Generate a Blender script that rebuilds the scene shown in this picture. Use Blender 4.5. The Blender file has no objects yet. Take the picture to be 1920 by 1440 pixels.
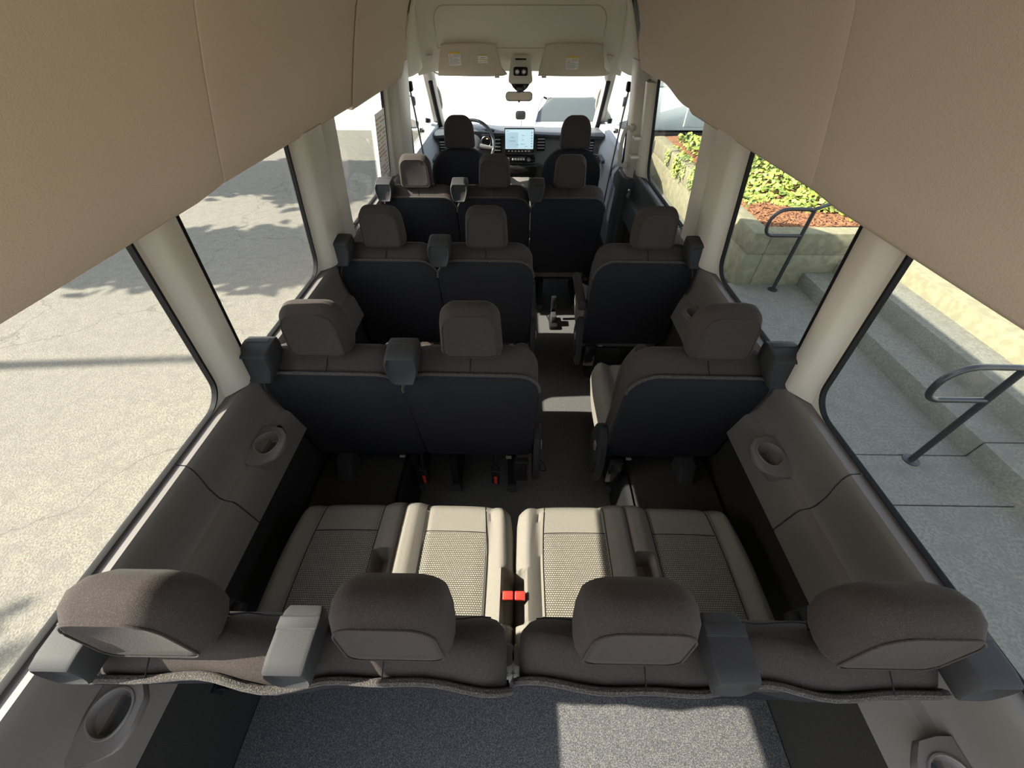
import bpy, bmesh, math, random
from mathutils import Vector, Matrix
C = bpy.context.scene.collection
S = bpy.context.scene
R = math.radians
# ------------------------------------------------------------------ camera, light, exposure
PITCH, YAW = R(44.5), R(0.85)
cam_d = bpy.data.cameras.new('camera'); cam = bpy.data.objects.new('camera', cam_d); C.objects.link(cam)
cam_d.sensor_width = 36; cam_d.lens = 36 * 721 / 1920; cam_d.clip_start = .02; cam_d.clip_end = 400
fwd = Vector((-math.sin(YAW) * math.cos(PITCH), math.cos(YAW) * math.cos(PITCH), -math.sin(PITCH)))
right = fwd.cross(Vector((0, 0, 1))).normalized(); up = right.cross(fwd)
cam.matrix_world = Matrix(((right.x, up.x, -fwd.x, 0), (right.y, up.y, -fwd.y, 0), (right.z, up.z, -fwd.z, 1.70), (0, 0, 0, 1)))
S.camera = cam
SUN = Vector((1, .07, -.85)).normalized()
w = bpy.data.worlds.new('world'); S.world = w; w.use_nodes = True
nt = w.node_tree
sky = nt.nodes.new('ShaderNodeTexSky'); sky.sky_type = 'NISHITA'; sky.sun_disc = False
sky.sun_elevation = math.asin(-SUN.z); sky.sun_rotation = math.atan2(-SUN.x, -SUN.y); sky.air_density = 1.2; sky.dust_density = 1.5
hs = nt.nodes.new('ShaderNodeHueSaturation'); hs.inputs['Saturation'].default_value = .5
nt.links.new(sky.outputs[0], hs.inputs['Color']); nt.links.new(hs.outputs[0], nt.nodes['Background'].inputs[0]); nt.nodes['Background'].inputs[1].default_value = .27
sd = bpy.data.lights.new('sun', 'SUN'); sd.energy = 9.2; sd.angle = R(.55); sd.color = (1, .93, .80)
so = bpy.data.objects.new('sun', sd); C.objects.link(so); so.rotation_euler = SUN.to_track_quat('-Z', 'Y').to_euler(); so.location = (-8, 0, 9)
S.view_settings.view_transform = 'Standard'; S.view_settings.look = 'None'; S.view_settings.gamma = 1
S.view_settings.use_curve_mapping = False; S.view_settings.exposure = .84
S.cycles.max_bounces = 12; S.cycles.diffuse_bounces = 8; S.cycles.transparent_max_bounces = 16
S.cycles.use_denoising = True; S.cycles.sample_clamp_indirect = 6
random.seed(4)
# ------------------------------------------------------------------ materials
def mat(name, col, rough=.6, metal=0, spec=.5, noise=None, bump=None, emit=None, sheen=0, coat=0):
    """noise = (scale, second colour, contrast lo, hi); bump = (scale, strength, distance)"""
    m = bpy.data.materials.new(name); m.use_nodes = True; t = m.node_tree; p = t.nodes['Principled BSDF']
    p.inputs['Base Color'].default_value = (*col, 1); p.inputs['Roughness'].default_value = rough
    p.inputs['Metallic'].default_value = metal; p.inputs['Specular IOR Level'].default_value = spec
    if sheen: p.inputs['Sheen Weight'].default_value = sheen; p.inputs['Sheen Roughness'].default_value = .4
    if coat: p.inputs['Coat Weight'].default_value = coat
    tc = t.nodes.new('ShaderNodeTexCoord')
    last = None
    if noise:
        for k, (sc, c2, lo, hi) in enumerate(noise if isinstance(noise, list) else [noise]):
            n = t.nodes.new('ShaderNodeTexNoise'); n.inputs['Scale'].default_value = sc; n.inputs['Detail'].default_value = 3
            t.links.new(tc.outputs['Object'], n.inputs['Vector'])
            r = t.nodes.new('ShaderNodeMapRange'); r.inputs[1].default_value = lo; r.inputs[2].default_value = hi
            t.links.new(n.outputs[0], r.inputs[0])
            mx = t.nodes.new('ShaderNodeMix'); mx.data_type = 'RGBA'
            t.links.new(r.outputs[0], mx.inputs[0]); mx.inputs[7].default_value = (*c2, 1)
            if last: t.links.new(last, mx.inputs[6])
            else: mx.inputs[6].default_value = (*col, 1)
            last = mx.outputs[2]
        t.links.new(last, p.inputs['Base Color'])
    if bump:
        n = t.nodes.new('ShaderNodeTexNoise'); n.inputs['Scale'].default_value = bump[0]; n.inputs['Detail'].default_value = 2
        t.links.new(tc.outputs['Object'], n.inputs['Vector'])
        b = t.nodes.new('ShaderNodeBump'); b.inputs['Strength'].default_value = bump[1]; b.inputs['Distance'].default_value = bump[2]
        t.links.new(n.outputs[0], b.inputs['Height']); t.links.new(b.outputs[0], p.inputs['Normal'])
    if emit: p.inputs['Emission Color'].default_value = (*emit[0], 1); p.inputs['Emission Strength'].default_value = emit[1]
    return m
M = {}
M['fabric'] = mat('dark_brown_fabric', (.044, .0365, .034), .9, spec=.12, noise=(900, (.10, .085, .076), .53, .72), bump=(700, .35, .002), sheen=.05)
M['cushion'] = mat('grey_seat_fabric', (.16, .148, .13), .92, spec=.15, noise=(900, (.23, .215, .185), .45, .65), bump=(800, .3, .0015))
M['backcloth'] = mat('black_back_cloth', (.022, .022, .026), .95, spec=.08, noise=(700, (.038, .038, .043), .5, .7), bump=(600, .3, .002))
M['felt'] = mat('felt_edge', (.055, .049, .046), .95, spec=.1, noise=(500, (.15, .135, .12), .5, .7), bump=(350, .7, .003), sheen=.1)
M['plastic'] = mat('dark_grain_plastic', (.034, .034, .036), .6, spec=.2, bump=(700, .25, .001))
M['trim'] = mat('taupe_trim_plastic', (.165, .15, .138), .48, spec=.4, noise=(3, (.178, .162, .148), .3, .7), bump=(900, .2, .0008))
M['trim_dark'] = mat('slate_trim_plastic', (.06, .066, .075), .42, spec=.5, bump=(900, .2, .0008))
M['pillar'] = mat('pale_pillar_plastic', (.60, .56, .49), .5, spec=.4, bump=(800, .15, .0008))
M['liner'] = mat('beige_headliner', (.72, .60, .485), .95, spec=.1, noise=(500, (.64, .535, .43), .4, .7), bump=(260, .35, .002))
M['black'] = mat('black_rubber', (.008, .008, .009), .7, spec=.2)
M['blackgloss'] = mat('black_gloss', (.015, .015, .016), .12)
M['chrome'] = mat('chrome', (.75, .75, .76), .15, 1)
M['red'] = mat('red_buckle', (.72, .035, .025), .35)
M['belt'] = mat('black_webbing', (.015, .015, .017), .8, bump=(600, .3, .001))
M['floor'] = mat('speckled_vinyl_floor', (.05, .05, .055), .6, noise=[(330, (.17, .165, .15), .5, .6)], bump=(400, .2, .0006))
M['carpet'] = mat('charcoal_side_carpet', (.025, .024, .023), .95, spec=.1, noise=(600, (.045, .043, .041), .45, .7), bump=(500, .5, .002))
M['cargo'] = mat('grey_cargo_carpet', (.06, .06, .068), .95, spec=.1, noise=(420, (.19, .185, .175), .46, .64), bump=(380, .5, .002))
M['stitch'] = mat('grey_thread', (.19, .175, .16), .8)
M['visor'] = mat('sun_visor_cloth', (.62, .55, .44), .85, bump=(500, .15, .001))
M['cabliner'] = mat('cab_headliner', (.84, .79, .69), .9, spec=.1, bump=(500, .15, .001))
M['label'] = mat('label_white', (.9, .9, .87), .5)
M['yellow'] = mat('label_yellow', (.8, .55, .05), .5)
M['ink'] = mat('label_ink', (.35, .33, .32), .6)
M['inkred'] = mat('label_red', (.6, .25, .15), .6)
M['whitepaint'] = mat('white_car_paint', (.8, .8, .8), .25, coat=.5)
M['greenwhite'] = mat('pale_green_paint', (.55, .64, .62), .3, coat=.5)
M['darkglass'] = mat('dark_glass', (.06, .07, .07), .08)
M['screen'] = mat('screen_light', (.3, .4, .42), .3, emit=((.62, .86, .95), .45))
M['screen_map'] = mat('screen_map', (.3, .4, .42), .3, emit=((.55, .78, .90), .38))
M['screen_ink'] = mat('screen_ink', (.1, .12, .14), .3, emit=((.25, .35, .4), .2))
M['dashlight'] = mat('instrument_glow', (.1, .1, .1), .3, emit=((.9, .55, .3), .8))
M['dash'] = mat('dash_top_plastic', (.07, .08, .09), .5)
M['dashlow'] = mat('dash_lower_plastic', (.17, .165, .155), .5)
M['silver'] = mat('satin_silver', (.55, .55, .55), .3, .8)
M['mirror'] = mat('mirror_glass', (.85, .85, .85), .03, 1)
M['rail'] = mat('dark_steel_rail', (.02, .02, .022), .3, 0, .6)
M['bark'] = mat('bark', (.12, .09, .06), .9)
M['leafdark'] = mat('tree_leaf', (.05, .10, .02), .7)
M['ivy'] = mat('ivy_leaf', (.26, .33, .05), .55, noise=(9, (.09, .14, .03), .45, .62))
M['mulch'] = mat('wood_mulch', (.28, .12, .05), .9, noise=(30, (.13, .06, .03), .4, .6))
M['whitewall'] = mat('white_clinic_wall', (.8, .8, .76), .8)

def ground_mat(name, c1, c2, c3, fine, crack=True, bumpd=.01):
    m = bpy.data.materials.new(name); m.use_nodes = True; t = m.node_tree; p = t.nodes['Principled BSDF']; L = t.links.new
    p.inputs['Roughness'].default_value = .9; p.inputs['Specular IOR Level'].default_value = .2
    tc = t.nodes.new('ShaderNodeTexCoord')
    def nz(sc, lo, hi, det=4):
        n = t.nodes.new('ShaderNodeTexNoise'); n.inputs['Scale'].default_value = sc; n.inputs['Detail'].default_value = det
        L(tc.outputs['Object'], n.inputs['Vector']); r = t.nodes.new('ShaderNodeMapRange'); r.inputs[1].default_value = lo; r.inputs[2].default_value = hi
        L(n.outputs[0], r.inputs[0]); return r.outputs[0], n.outputs[0]
    def mix(f, a, b):
        x = t.nodes.new('ShaderNodeMix'); x.data_type = 'RGBA'; L(f, x.inputs[0])
        for q, i in ((a, 6), (b, 7)):
            if isinstance(q, tuple): x.inputs[i].default_value = (*q, 1)
            else: L(q, x.inputs[i])
        return x.outputs[2]
    big, _ = nz(.7, .3, .7); f1, fh = nz(fine, .42, .6, 2); f2, _ = nz(9, .45, .75)
    c = mix(big, c1, c2); c = mix(f2, c, tuple(.8 * a for a in c2)); c = mix(f1, c, c3)
    if crack:
        v = t.nodes.new('ShaderNodeTexVoronoi'); v.feature = 'DISTANCE_TO_EDGE'; v.inputs['Scale'].default_value = .45
        nn = t.nodes.new('ShaderNodeTexNoise'); nn.inputs['Scale'].default_value = 1.6; nn.inputs['Detail'].default_value = 6
        mp = t.nodes.new('ShaderNodeVectorMath'); mp.operation = 'ADD'
        L(tc.outputs['Object'], nn.inputs['Vector']); L(tc.outputs['Object'], mp.inputs[0]); L(nn.outputs[1], mp.inputs[1]); L(mp.outputs[0], v.inputs['Vector'])
        r = t.nodes.new('ShaderNodeMapRange'); r.inputs[1].default_value = 0; r.inputs[2].default_value = .006; r.inputs[3].default_value = .55; r.inputs[4].default_value = 0
        L(v.outputs[0], r.inputs[0]); c = mix(r.outputs[0], c, tuple(.35 * a for a in c1))
    L(c, p.inputs['Base Color'])
    b = t.nodes.new('ShaderNodeBump'); b.inputs['Strength'].default_value = .6; b.inputs['Distance'].default_value = bumpd
    L(fh, b.inputs['Height']); L(b.outputs[0], p.inputs['Normal'])
    return m
M['asphalt'] = ground_mat('worn_asphalt', (.20, .185, .155), (.18, .167, .14), (.135, .125, .105), 95)
M['concrete'] = ground_mat('grey_concrete', (.20, .20, .17), (.165, .165, .14), (.135, .135, .115), 60, False, .003)
M['wallconc'] = ground_mat('planter_concrete', (.25, .235, .15), (.215, .205, .135), (.185, .175, .115), 14, False, .003)

def weave_mat():
    m = bpy.data.materials.new('woven_seat_insert'); m.use_nodes = True; t = m.node_tree; p = t.nodes['Principled BSDF']; L = t.links.new
    p.inputs['Roughness'].default_value = .9; p.inputs['Specular IOR Level'].default_value = .15
    tc = t.nodes.new('ShaderNodeTexCoord'); b = t.nodes.new('ShaderNodeTexBrick')
    b.inputs['Scale'].default_value = 1.75; b.inputs['Brick Width'].default_value = .0125; b.inputs['Row Height'].default_value = .0105
    b.inputs['Mortar Size'].default_value = .0022; b.inputs['Mortar Smooth'].default_value = .6; b.offset = .5
    b.inputs['Color1'].default_value = (.30, .28, .235, 1); b.inputs['Color2'].default_value = (.25, .235, .20, 1); b.inputs['Mortar'].default_value = (.085, .078, .066, 1)
    L(tc.outputs['Object'], b.inputs['Vector']); L(b.outputs[0], p.inputs['Base Color'])
    bp = t.nodes.new('ShaderNodeBump'); bp.invert = True; bp.inputs['Strength'].default_value = .9; bp.inputs['Distance'].default_value = .004
    L(b.outputs['Fac'], bp.inputs['Height']); L(bp.outputs[0], p.inputs['Normal'])
    return m
M['weave'] = weave_mat()

def glass_mat(name, tint, refl=.06):
    m = bpy.data.materials.new(name); m.use_nodes = True; t = m.node_tree; t.nodes.remove(t.nodes['Principled BSDF'])
    tr = t.nodes.new('ShaderNodeBsdfTransparent'); tr.inputs[0].default_value = (*tint, 1)
    gl = t.nodes.new('ShaderNodeBsdfGlossy'); gl.inputs['Roughness'].default_value = .02
    lw = t.nodes.new('ShaderNodeLayerWeight'); pw = t.nodes.new('ShaderNodeMath'); pw.operation = 'POWER'; pw.inputs[1].default_value = 5
    fr = t.nodes.new('ShaderNodeMapRange'); fr.inputs[3].default_value = .03; fr.inputs[4].default_value = .8
    t.links.new(lw.outputs['Facing'], pw.inputs[0]); t.links.new(pw.outputs[0], fr.inputs[0])
    mx = t.nodes.new('ShaderNodeMixShader'); t.links.new(fr.outputs[0], mx.inputs[0]); t.links.new(tr.outputs[0], mx.inputs[1]); t.links.new(gl.outputs[0], mx.inputs[2])
    t.links.new(mx.outputs[0], t.nodes['Material Output'].inputs[0]); return m
M['glass'] = glass_mat('window_glass', (.965, .975, .96))

# ------------------------------------------------------------------ geometry helpers
def rrect(x0, x1, y0, y1, r, n=4):
    """rounded rectangle loop; r one radius or (bl, br, tr, tl)"""
    if not isinstance(r, (tuple, list)): r = (r,) * 4
    out = []
    for (cx, cy, a0, q) in ((x0, y0, 180, r[0]), (x1, y0, 270, r[1]), (x1, y1, 0, r[2]), (x0, y1, 90, r[3])):
        q = max(q, 1e-4)
        sx = 1 if cx == x0 else -1; sy = 1 if cy == y0 else -1
        for k in range(n + 1):
            a = R(a0 + 90 * k / n); out.append((cx + sx * q + q * math.cos(a), cy + sy * q + q * math.sin(a)))
    return out
def inset(loop, d):
    """shrink a loop towards its inside, roughly d"""
    n = len(loop); out = []
    for i in range(n):
        a, b, c = loop[i - 1], loop[i], loop[(i + 1) % n]
        k = 1
        while (abs(a[0] - b[0]) + abs(a[1] - b[1])) < 1e-6: k += 1; a = loop[(i - k) % n]
        k = 1
        while (abs(c[0] - b[0]) + abs(c[1] - b[1])) < 1e-6: k += 1; c = loop[(i + k) % n]
        tx, ty = c[0] - a[0], c[1] - a[1]; L = math.hypot(tx, ty) or 1
        out.append((b[0] - ty / L * d, b[1] + tx / L * d))
    return out
def shr(l, k):
    cx = sum(p[0] for p in l) / len(l); z0 = min(p[1] for p in l); z1 = max(p[1] for p in l); cz = (z0 + z1) / 2
    return [(cx + (x - cx) * k, cz + (z - cz) * k) for x, z in l]
class B:
    def __init__(s): s.v = []; s.f = []
    def loft(s, loops, cap=True, closed=True):
        base = len(s.v); n = len(loops[0])
        for l in loops: s.v += [tuple(p) for p in l]
        for i in range(len(loops) - 1):
            for j in range(n if closed else n - 1):
                a = base + i * n + j; b = base + i * n + (j + 1) % n
                s.f.append((a, b, b + n, a + n))
        if cap:
            s.f.append(tuple(range(base, base + n))[::-1]); e = base + (len(loops) - 1) * n; s.f.append(tuple(range(e, e + n)))
        return s
    def rbox(s, x0, x1, y0, y1, z0, z1, r=.005, n=3, tf=None):
        r = min(r, (x1 - x0) / 2.01, (y1 - y0) / 2.01, (z1 - z0) / 2.01)
        L = []
        for k in range(3): a = R(90 * k / 2); L.append((r - r * math.sin(a), z0 + r - r * math.cos(a)))
        for k in range(3): a = R(90 - 90 * k / 2); L.append((r - r * math.sin(a), z1 - r + r * math.cos(a)))
        loops = []
        for (d, z) in L:
            loops.append([(x, y, z) for x, y in rrect(x0 + d, x1 - d, y0 + d, y1 - d, max(r - d, 1e-4), n)])
        if tf: loops = [[tf(*p) for p in l] for l in loops]
        return s.loft(loops)
    def tube(s, pts, r, n=8, cap=True):
        pts = [Vector(p) for p in pts]; rr = r if isinstance(r, (list, tuple)) else [r] * len(pts); loops = []; prev = None
        for i, p in enumerate(pts):
            t = (pts[min(i + 1, len(pts) - 1)] - pts[max(i - 1, 0)]).normalized()
            if prev is None: u = t.orthogonal().normalized()
            else:
                u = prev - t * prev.dot(t); u = u.normalized() if u.length > 1e-6 else t.orthogonal().normalized()
            prev = u; v = t.cross(u)
            loops.append([p + (u * math.cos(2 * math.pi * k / n) + v * math.sin(2 * math.pi * k / n)) * rr[i] for k in range(n)])
        return s.loft(loops, cap)
    def ring(s, pts, r, n=6):
        """closed tube"""
        pts = [Vector(p) for p in pts]; N = len(pts); base = len(s.v)
        for i, p in enumerate(pts):
            t = (pts[(i + 1) % N] - pts[i - 1]).normalized(); u = t.cross(Vector((.13, .21, .97))).normalized(); v = t.cross(u)
            s.v += [tuple(p + (u * math.cos(2 * math.pi * k / n) + v * math.sin(2 * math.pi * k / n)) * r) for k in range(n)]
        for i in range(N):
            for j in range(n):
                a = base + i * n + j; b = base + i * n + (j + 1) % n; c = base + ((i + 1) % N) * n + (j + 1) % n; d = base + ((i + 1) % N) * n + j
                s.f.append((a, b, c, d))
        return s
    def grid(s, fn, nu, nv):
        base = len(s.v)
        for i in range(nu + 1):
            for j in range(nv + 1): s.v.append(tuple(fn(i / nu, j / nv)))
        for i in range(nu):
            for j in range(nv):
                a = base + i * (nv + 1) + j; s.f.append((a, a + nv + 1, a + nv + 2, a + 1))
        return s
    def revolve(s, prof, c, axis='z', n=24):
        loops = []
        for r, h in prof:
            l = []
            for k in range(n):
                a = 2 * math.pi * k / n; x, y = r * math.cos(a), r * math.sin(a)
                l.append((c[0] + x, c[1] + y, c[2] + h) if axis == 'z' else (c[0] + x, c[1] + h, c[2] + y) if axis == 'y' else (c[0] + h, c[1] + x, c[2] + y))
            loops.append(l)
        return s.loft(loops, True)
    def mesh(s, name, m, angle=38):
        me = bpy.data.meshes.new(name); me.from_pydata(s.v, [], s.f)
        bm = bmesh.new(); bm.from_mesh(me); bmesh.ops.remove_doubles(bm, verts=bm.verts, dist=1e-5)
        bmesh.ops.recalc_face_normals(bm, faces=bm.faces); bm.to_mesh(me); bm.free()
        me.materials.append(m); me.shade_smooth(); me.set_sharp_from_angle(angle=R(angle)); return me
    def obj(s, name, m, parent=None, angle=38, **kw):
        o = bpy.data.objects.new(name, s.mesh(name, m, angle)); C.objects.link(o); o.parent = parent
        for k, v in kw.items(): o[k] = v
        return o
def thing(name, label, cat, loc=(0, 0, 0), rz=0, group=None):
    o = bpy.data.objects.new(name, None); C.objects.link(o); o.location = loc; o.rotation_euler = (0, 0, rz); o.empty_display_size = .05
    o['label'] = label; o['category'] = cat
    if group: o['group'] = group
    return o
def struct(name, loc=(0, 0, 0)):
    o = bpy.data.objects.new(name, None); C.objects.link(o); o.location = loc; o['kind'] = 'structure'; o.empty_display_size = .05; return o
def dup(root):
    r = root.copy(); C.objects.link(r)
    for ch in root.children:
        c = ch.copy(); C.objects.link(c); c.parent = r
        for g in ch.children: d = g.copy(); C.objects.link(d); d.parent = c
    return r
def plate(outer, holes, mapf, thick, name, m, parent, **kw):
    """flat plate with rounded holes; mapf(a, b, depth) -> xyz"""
    bm = bmesh.new(); edges = []
    for l in [outer] + holes:
        vs = [bm.verts.new((a, b, 0)) for a, b in l]
        edges += [bm.edges.new((vs[i], vs[(i + 1) % len(vs)])) for i in range(len(vs))]
    bmesh.ops.triangle_fill(bm, use_beauty=True, use_dissolve=False, edges=edges)
    bm.verts.ensure_lookup_table(); bm.faces.ensure_lookup_table()
    pv = [(v.co.x, v.co.y) for v in bm.verts]; pf = [[v.index for v in f.verts] for f in bm.faces]; bm.free()
    b = B(); n = len(pv)
    b.v = [tuple(mapf(x, y, 0)) for x, y in pv] + [tuple(mapf(x, y, thick)) for x, y in pv]
    b.f = [tuple(f) for f in pf] + [tuple(i + n for i in f[::-1]) for f in pf]
    k = 0
    for l in [outer] + holes:
        q = len(l)
        for i in range(q): a, c = k + i, k + (i + 1) % q; b.f.append((a, c, c + n, a + n))
        k += q
    return b.obj(name, m, parent, 30, **kw)
def smooth_pts(pts, n=6):
    """Catmull-Rom through points"""
    P = [Vector(p) for p in pts]; out = []
    for i in range(len(P) - 1):
        p0 = P[max(i - 1, 0)]; p1 = P[i]; p2 = P[i + 1]; p3 = P[min(i + 2, len(P) - 1)]
        for k in range(n):
            t = k / n; out.append(.5 * ((2 * p1) + (p2 - p0) * t + (2 * p0 - 5 * p1 + 4 * p2 - p3) * t * t + (3 * p1 - p0 - 3 * p2 + p3) * t ** 3))
    out.append(P[-1]); return out

# ================================================================== THE VAN SHELL
GZ = -.66       # asphalt level (van floor is z = 0)
SW = -.55       # sidewalk level
def wx(z): return .875 - (z - .85) * .115           # inner x of the side wall above the sill
Y0, Y1 = -.60, 3.30
WINS = {1: [(-.56, .78), (.925, 1.55), (2.0, 2.86)]}
WZ0, WZ1 = .8625, 1.47
PROF = [(.862, .80), (.80, .545), (.806, .60), (.812, .655), (.818, .672), (.838, .682), (.846, .695), (.848, .75), (.840, .80), (.838, .835), (.840, .848), (.846, .8575), (.880, .861)]
fl = struct('floor')
b = B().rbox(-.90, .90, Y0, 3.35, -.06, 0, .004); b.obj('vinyl_sheet', M['floor'], fl)
b = B().rbox(-.868, .868, Y0, .42, .0005, .008, .004); b.obj('cargo_carpet', M['cargo'], fl)
b = B().rbox(-.90, .90, 3.35, 5.0, -.10, -.03, .004); b.obj('cab_floor', M['carpet'], fl)
for s, nm in ((-1, 'left'), (1, 'right')):
    wl = struct('wall_' + nm)
    # upper plate with the three window holes
    holes = [rrect(a, c, WZ0, WZ1, .075, 6) for a, c in WINS[1]]
    plate(rrect(Y0, Y1, .84, 1.60, .001, 1), holes, lambda y, z, d: (s * (wx(z) + d), y, z), .009, 'window_surround', M['trim_dark'] if False else M['pillar'], wl)
    # outer skin that shades the ground beyond
    b = B().loft([[(s * x, y, z) for x, z in ((.93, -.42), (.955, -.35), (.945, .55), (.92, .72), (.90, .72), (.90, -.42))] for y in (Y0, 4.95)]); b.obj('outer_skin', M['whitepaint'], wl)
    # carpeted lower wall
    b = B().loft([[(s * x, y, z) for x, z in ((.89, 0), (.872, 0), (.868, .02), (.835, .50), (.82, .56), (.89, .56))] for y in (Y0, 2.1, 3.3)]); b.obj('carpet_panel', M['carpet'], wl)
    # moulded trims, seam at y = .545
    for a, c in ((Y0, .5435), (.5465, 2.055), (2.06, 3.28)):
        pr = [(.89, .545)] + PROF[1:] + [(.905, .84), (.905, .545)]
        ys = [a, a + .0015, (a + c) / 2, c - .0015, c]
        b = B().loft([[(s * (x + (.0025 if k in (0, 4) and x < .88 else 0)), y, z) for x, z in pr] for k, y in enumerate(ys)])
        b.obj('lower_trim', M['trim'] if a < 2 or s < 0 else M['trim_dark'], wl, 30)
    # gaskets and panes
    for i, (a, c) in enumerate(WINS[1]):
        wn = struct('window_%d' % (i + 1 + (3 if s > 0 else 0)))
        lo = rrect(a, c, WZ0, WZ1, .075, 8); li = rrect(a + .008, c - .008, WZ0 + .005, WZ1 - .008, .069, 8)
        b = B().loft([[(s * (wx(z) - .002), y, z) for y, z in lo], [(s * (wx(z) - .005), y, z) for y, z in inset(lo, .004)], [(s * (wx(z) - .003), y, z) for y, z in li],
                      [(s * (wx(z) + .012), y, z) for y, z in li], [(s * (wx(z) + .012), y, z) for y, z in lo]], False)
        b.obj('gasket', M['black'], wn)
        b = B(); b.loft([[(s * (wx(z) + d), y, z) for y, z in li] for d in (.004, .008)]); b.obj('pane', M['glass'], wn)
    # pillar covers between the windows
    def pillar(y0, y1, depth, z0=.862, z1=1.375, flare=.012, m=M['pillar'], name='pillar_cover', r=.03):
        L = []
        for z in (z0, z0 + .012, z0 + .08, z0 + .2, (z0 + z1) / 2, z1):
            fl_ = flare * max(0, 1 - (z - z0) / .2) ** 2
            x = wx(z); e = 0.004 if z == z0 else 0
            q = rrect(0, 1, 0, 1, 0, 0) if False else None
            pts = [(x + .01, y0 - fl_), (x - .002, y0 - fl_), (x - depth * .35, y0 + .012 - fl_), (x - depth * .85 + e, y0 + r - fl_ * .5), (x - depth - fl_ + e, y0 + r * 1.7),
                   (x - depth - fl_ + e, y1 - r * 1.7), (x - depth * .85 + e, y1 - r + fl_ * .5), (x - depth * .35, y1 - .012 + fl_), (x - .002, y1 + fl_), (x + .01, y1 + fl_)]
            L.append([(s * p[0], p[1], z) for p in pts])
        return B().loft(L).obj(name, m, wl, 50)
    pillar(.795, .912, .035, r=.024)
    pillar(1.565, 1.80, .05); pillar(1.795, 1.985, .035)
    if s < 0:
        pillar(2.875, 2.945, .02, r=.014); pillar(2.945, 3.34, .07, z0=.80, z1=1.45)
    else:
        pillar(2.875, 3.02, .045, m=M['pillar']); pillar(2.98, 3.06, .012, m=M['black'], z0=.5, name='door_gap_dark_strip', r=.01)  # the black strip paints in the dark gap beside the door
        pillar(3.07, 3.32, .07, z0=.80, z1=1.46)
        B().loft([[(x, y, z) for x, y in ((.89, 3.05), (.79, 3.06), (.77, 3.10), (.77, 3.28), (.80, 3.34), (.89, 3.34))] for z in (0, .4, .80)]).obj('lower_pillar', M['trim_dark'], wl)
        # small hooks on the pillar
        for z in (1.07, .96): B().rbox(.755, .83, 2.93, 2.99, z, z + .02, .008).obj('pillar_hook', M['pillar'], wl)
        B().rbox(.79, .815, 2.96, 3.0, .70, .76, .006).obj('door_striker', M['chrome'], wl)
# grab handle on the right pillar
gh = thing('grab_handle', 'cream grab handle on the pillar beside the front passenger', 'handle', (.735, 3.10, .9))
B().tube(smooth_pts([(.035, 0, -.02), (0, 0, -.015), (-.015, 0, .05), (-.015, 0, .15), (0, 0, .205), (.035, 0, .21)]), .013, 10).obj('grip', M['pillar'], gh)
for z in (-.02, .21): B().rbox(.02, .05, -.02, .02, z - .02, z + .02, .008).obj('mount', M['pillar'], gh)

# ---- headliner: side duct panels, centre, front cap
ce = struct('ceiling')
DP = [(.845, 1.425), (.815, 1.385), (.797, 1.366), (.783, 1.364), (.774, 1.372), (.755, 1.43), (.725, 1.51), (.69, 1.60), (.648, 1.70), (.60, 1.79), (.54, 1.87), (.45, 1.945)]
for s in (-1, 1):
    for k, (a, c) in enumerate(((Y0, 1.0885), (1.0905, (2.17, 2.10)[s > 0]), ((2.172, 2.102)[s > 0], 3.22))):
        L = []
        N = 14
        for y in [a, a + .002, a + .006] + [a + (c - a) * i / N for i in range(1, N)] + [c - .006, c - .002, c]:
            e = .003 if y in (a, c) else .0006 if y in (a + .002, c - .002) else 0
            if k == 2:
                u = min(1, max(0, (y - 2.24) / .35)); u = u * u * (3 - 2 * u); dz = (.05 if s > 0 else .012) * u; dx = -.02 * u
            else: dz = dx = 0
            if k == 0: dz -= .008 * min(1, max(0, (1.09 - y) / .08))
            if k == 2 and y > 3.1: e += .03 * ((y - 3.1) / .12) ** 2
            L.append([(s * (x + (.035 if s > 0 else .015) * max(0, min(1, (z - 1.37) / .33)) + e + dx * (1 if x > .7 else 0)), y, z + dz * max(0, min(1, (1.7 - z) / .3)) + (e if z < 1.4 and y > 3 else 0)) for x, z in DP])
        o = B().loft(L, False, False).obj('duct_panel', M['liner'], ce, 60)
        md = o.modifiers.new('solid', 'SOLIDIFY'); md.thickness = .012; md.offset = -1 if s > 0 else 1
for s in (-1, 1):
    B().loft([[(s * (x + .022 + (.035 if s > 0 else .015) * max(0, min(1, (z - 1.37) / .33))), y, z + .008) for x, z in DP[2:]] for y in (Y0, 1, 2.2, 2.30)], False, False).obj('seam_light_block', M['black'], ce, 60)  # black sheet added behind the duct seams to stop light leaking through
L = []
for y in (Y0, 1, 2.2, 3.2, 3.6, 3.78, 3.90, 3.96, 3.99, 4.02, 4.06, 4.12, 4.17, 4.19):
    zt = {Y0: 2.02, 1: 2.02, 2.2: 2.02, 3.2: 2.01, 3.6: 1.985, 3.78: 1.94, 3.90: 1.86, 3.96: 1.78, 3.99: 1.70, 4.02: 1.60, 4.06: 1.50, 4.12: 1.40, 4.17: 1.33, 4.19: 1.305}[y]
    hw = .46 if y < 3.25 else .80
    row = []
    for i in range(-12, 13):
        u = i / 12
        if y < 3.25: x = hw * u; z = zt - .07 * abs(u) ** 2.5; yy = y
        else:
            x = hw * u; e = max(0, abs(u) - .86) / .14; z = zt; yy = y - .30 * e * e; 
            if y < 3.7: z = zt - .35 * e
        row.append((x, yy, z))
    L.append(row)
o = B().loft(L, False, False).obj('headliner', M['cabliner'], ce, 60)
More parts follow.
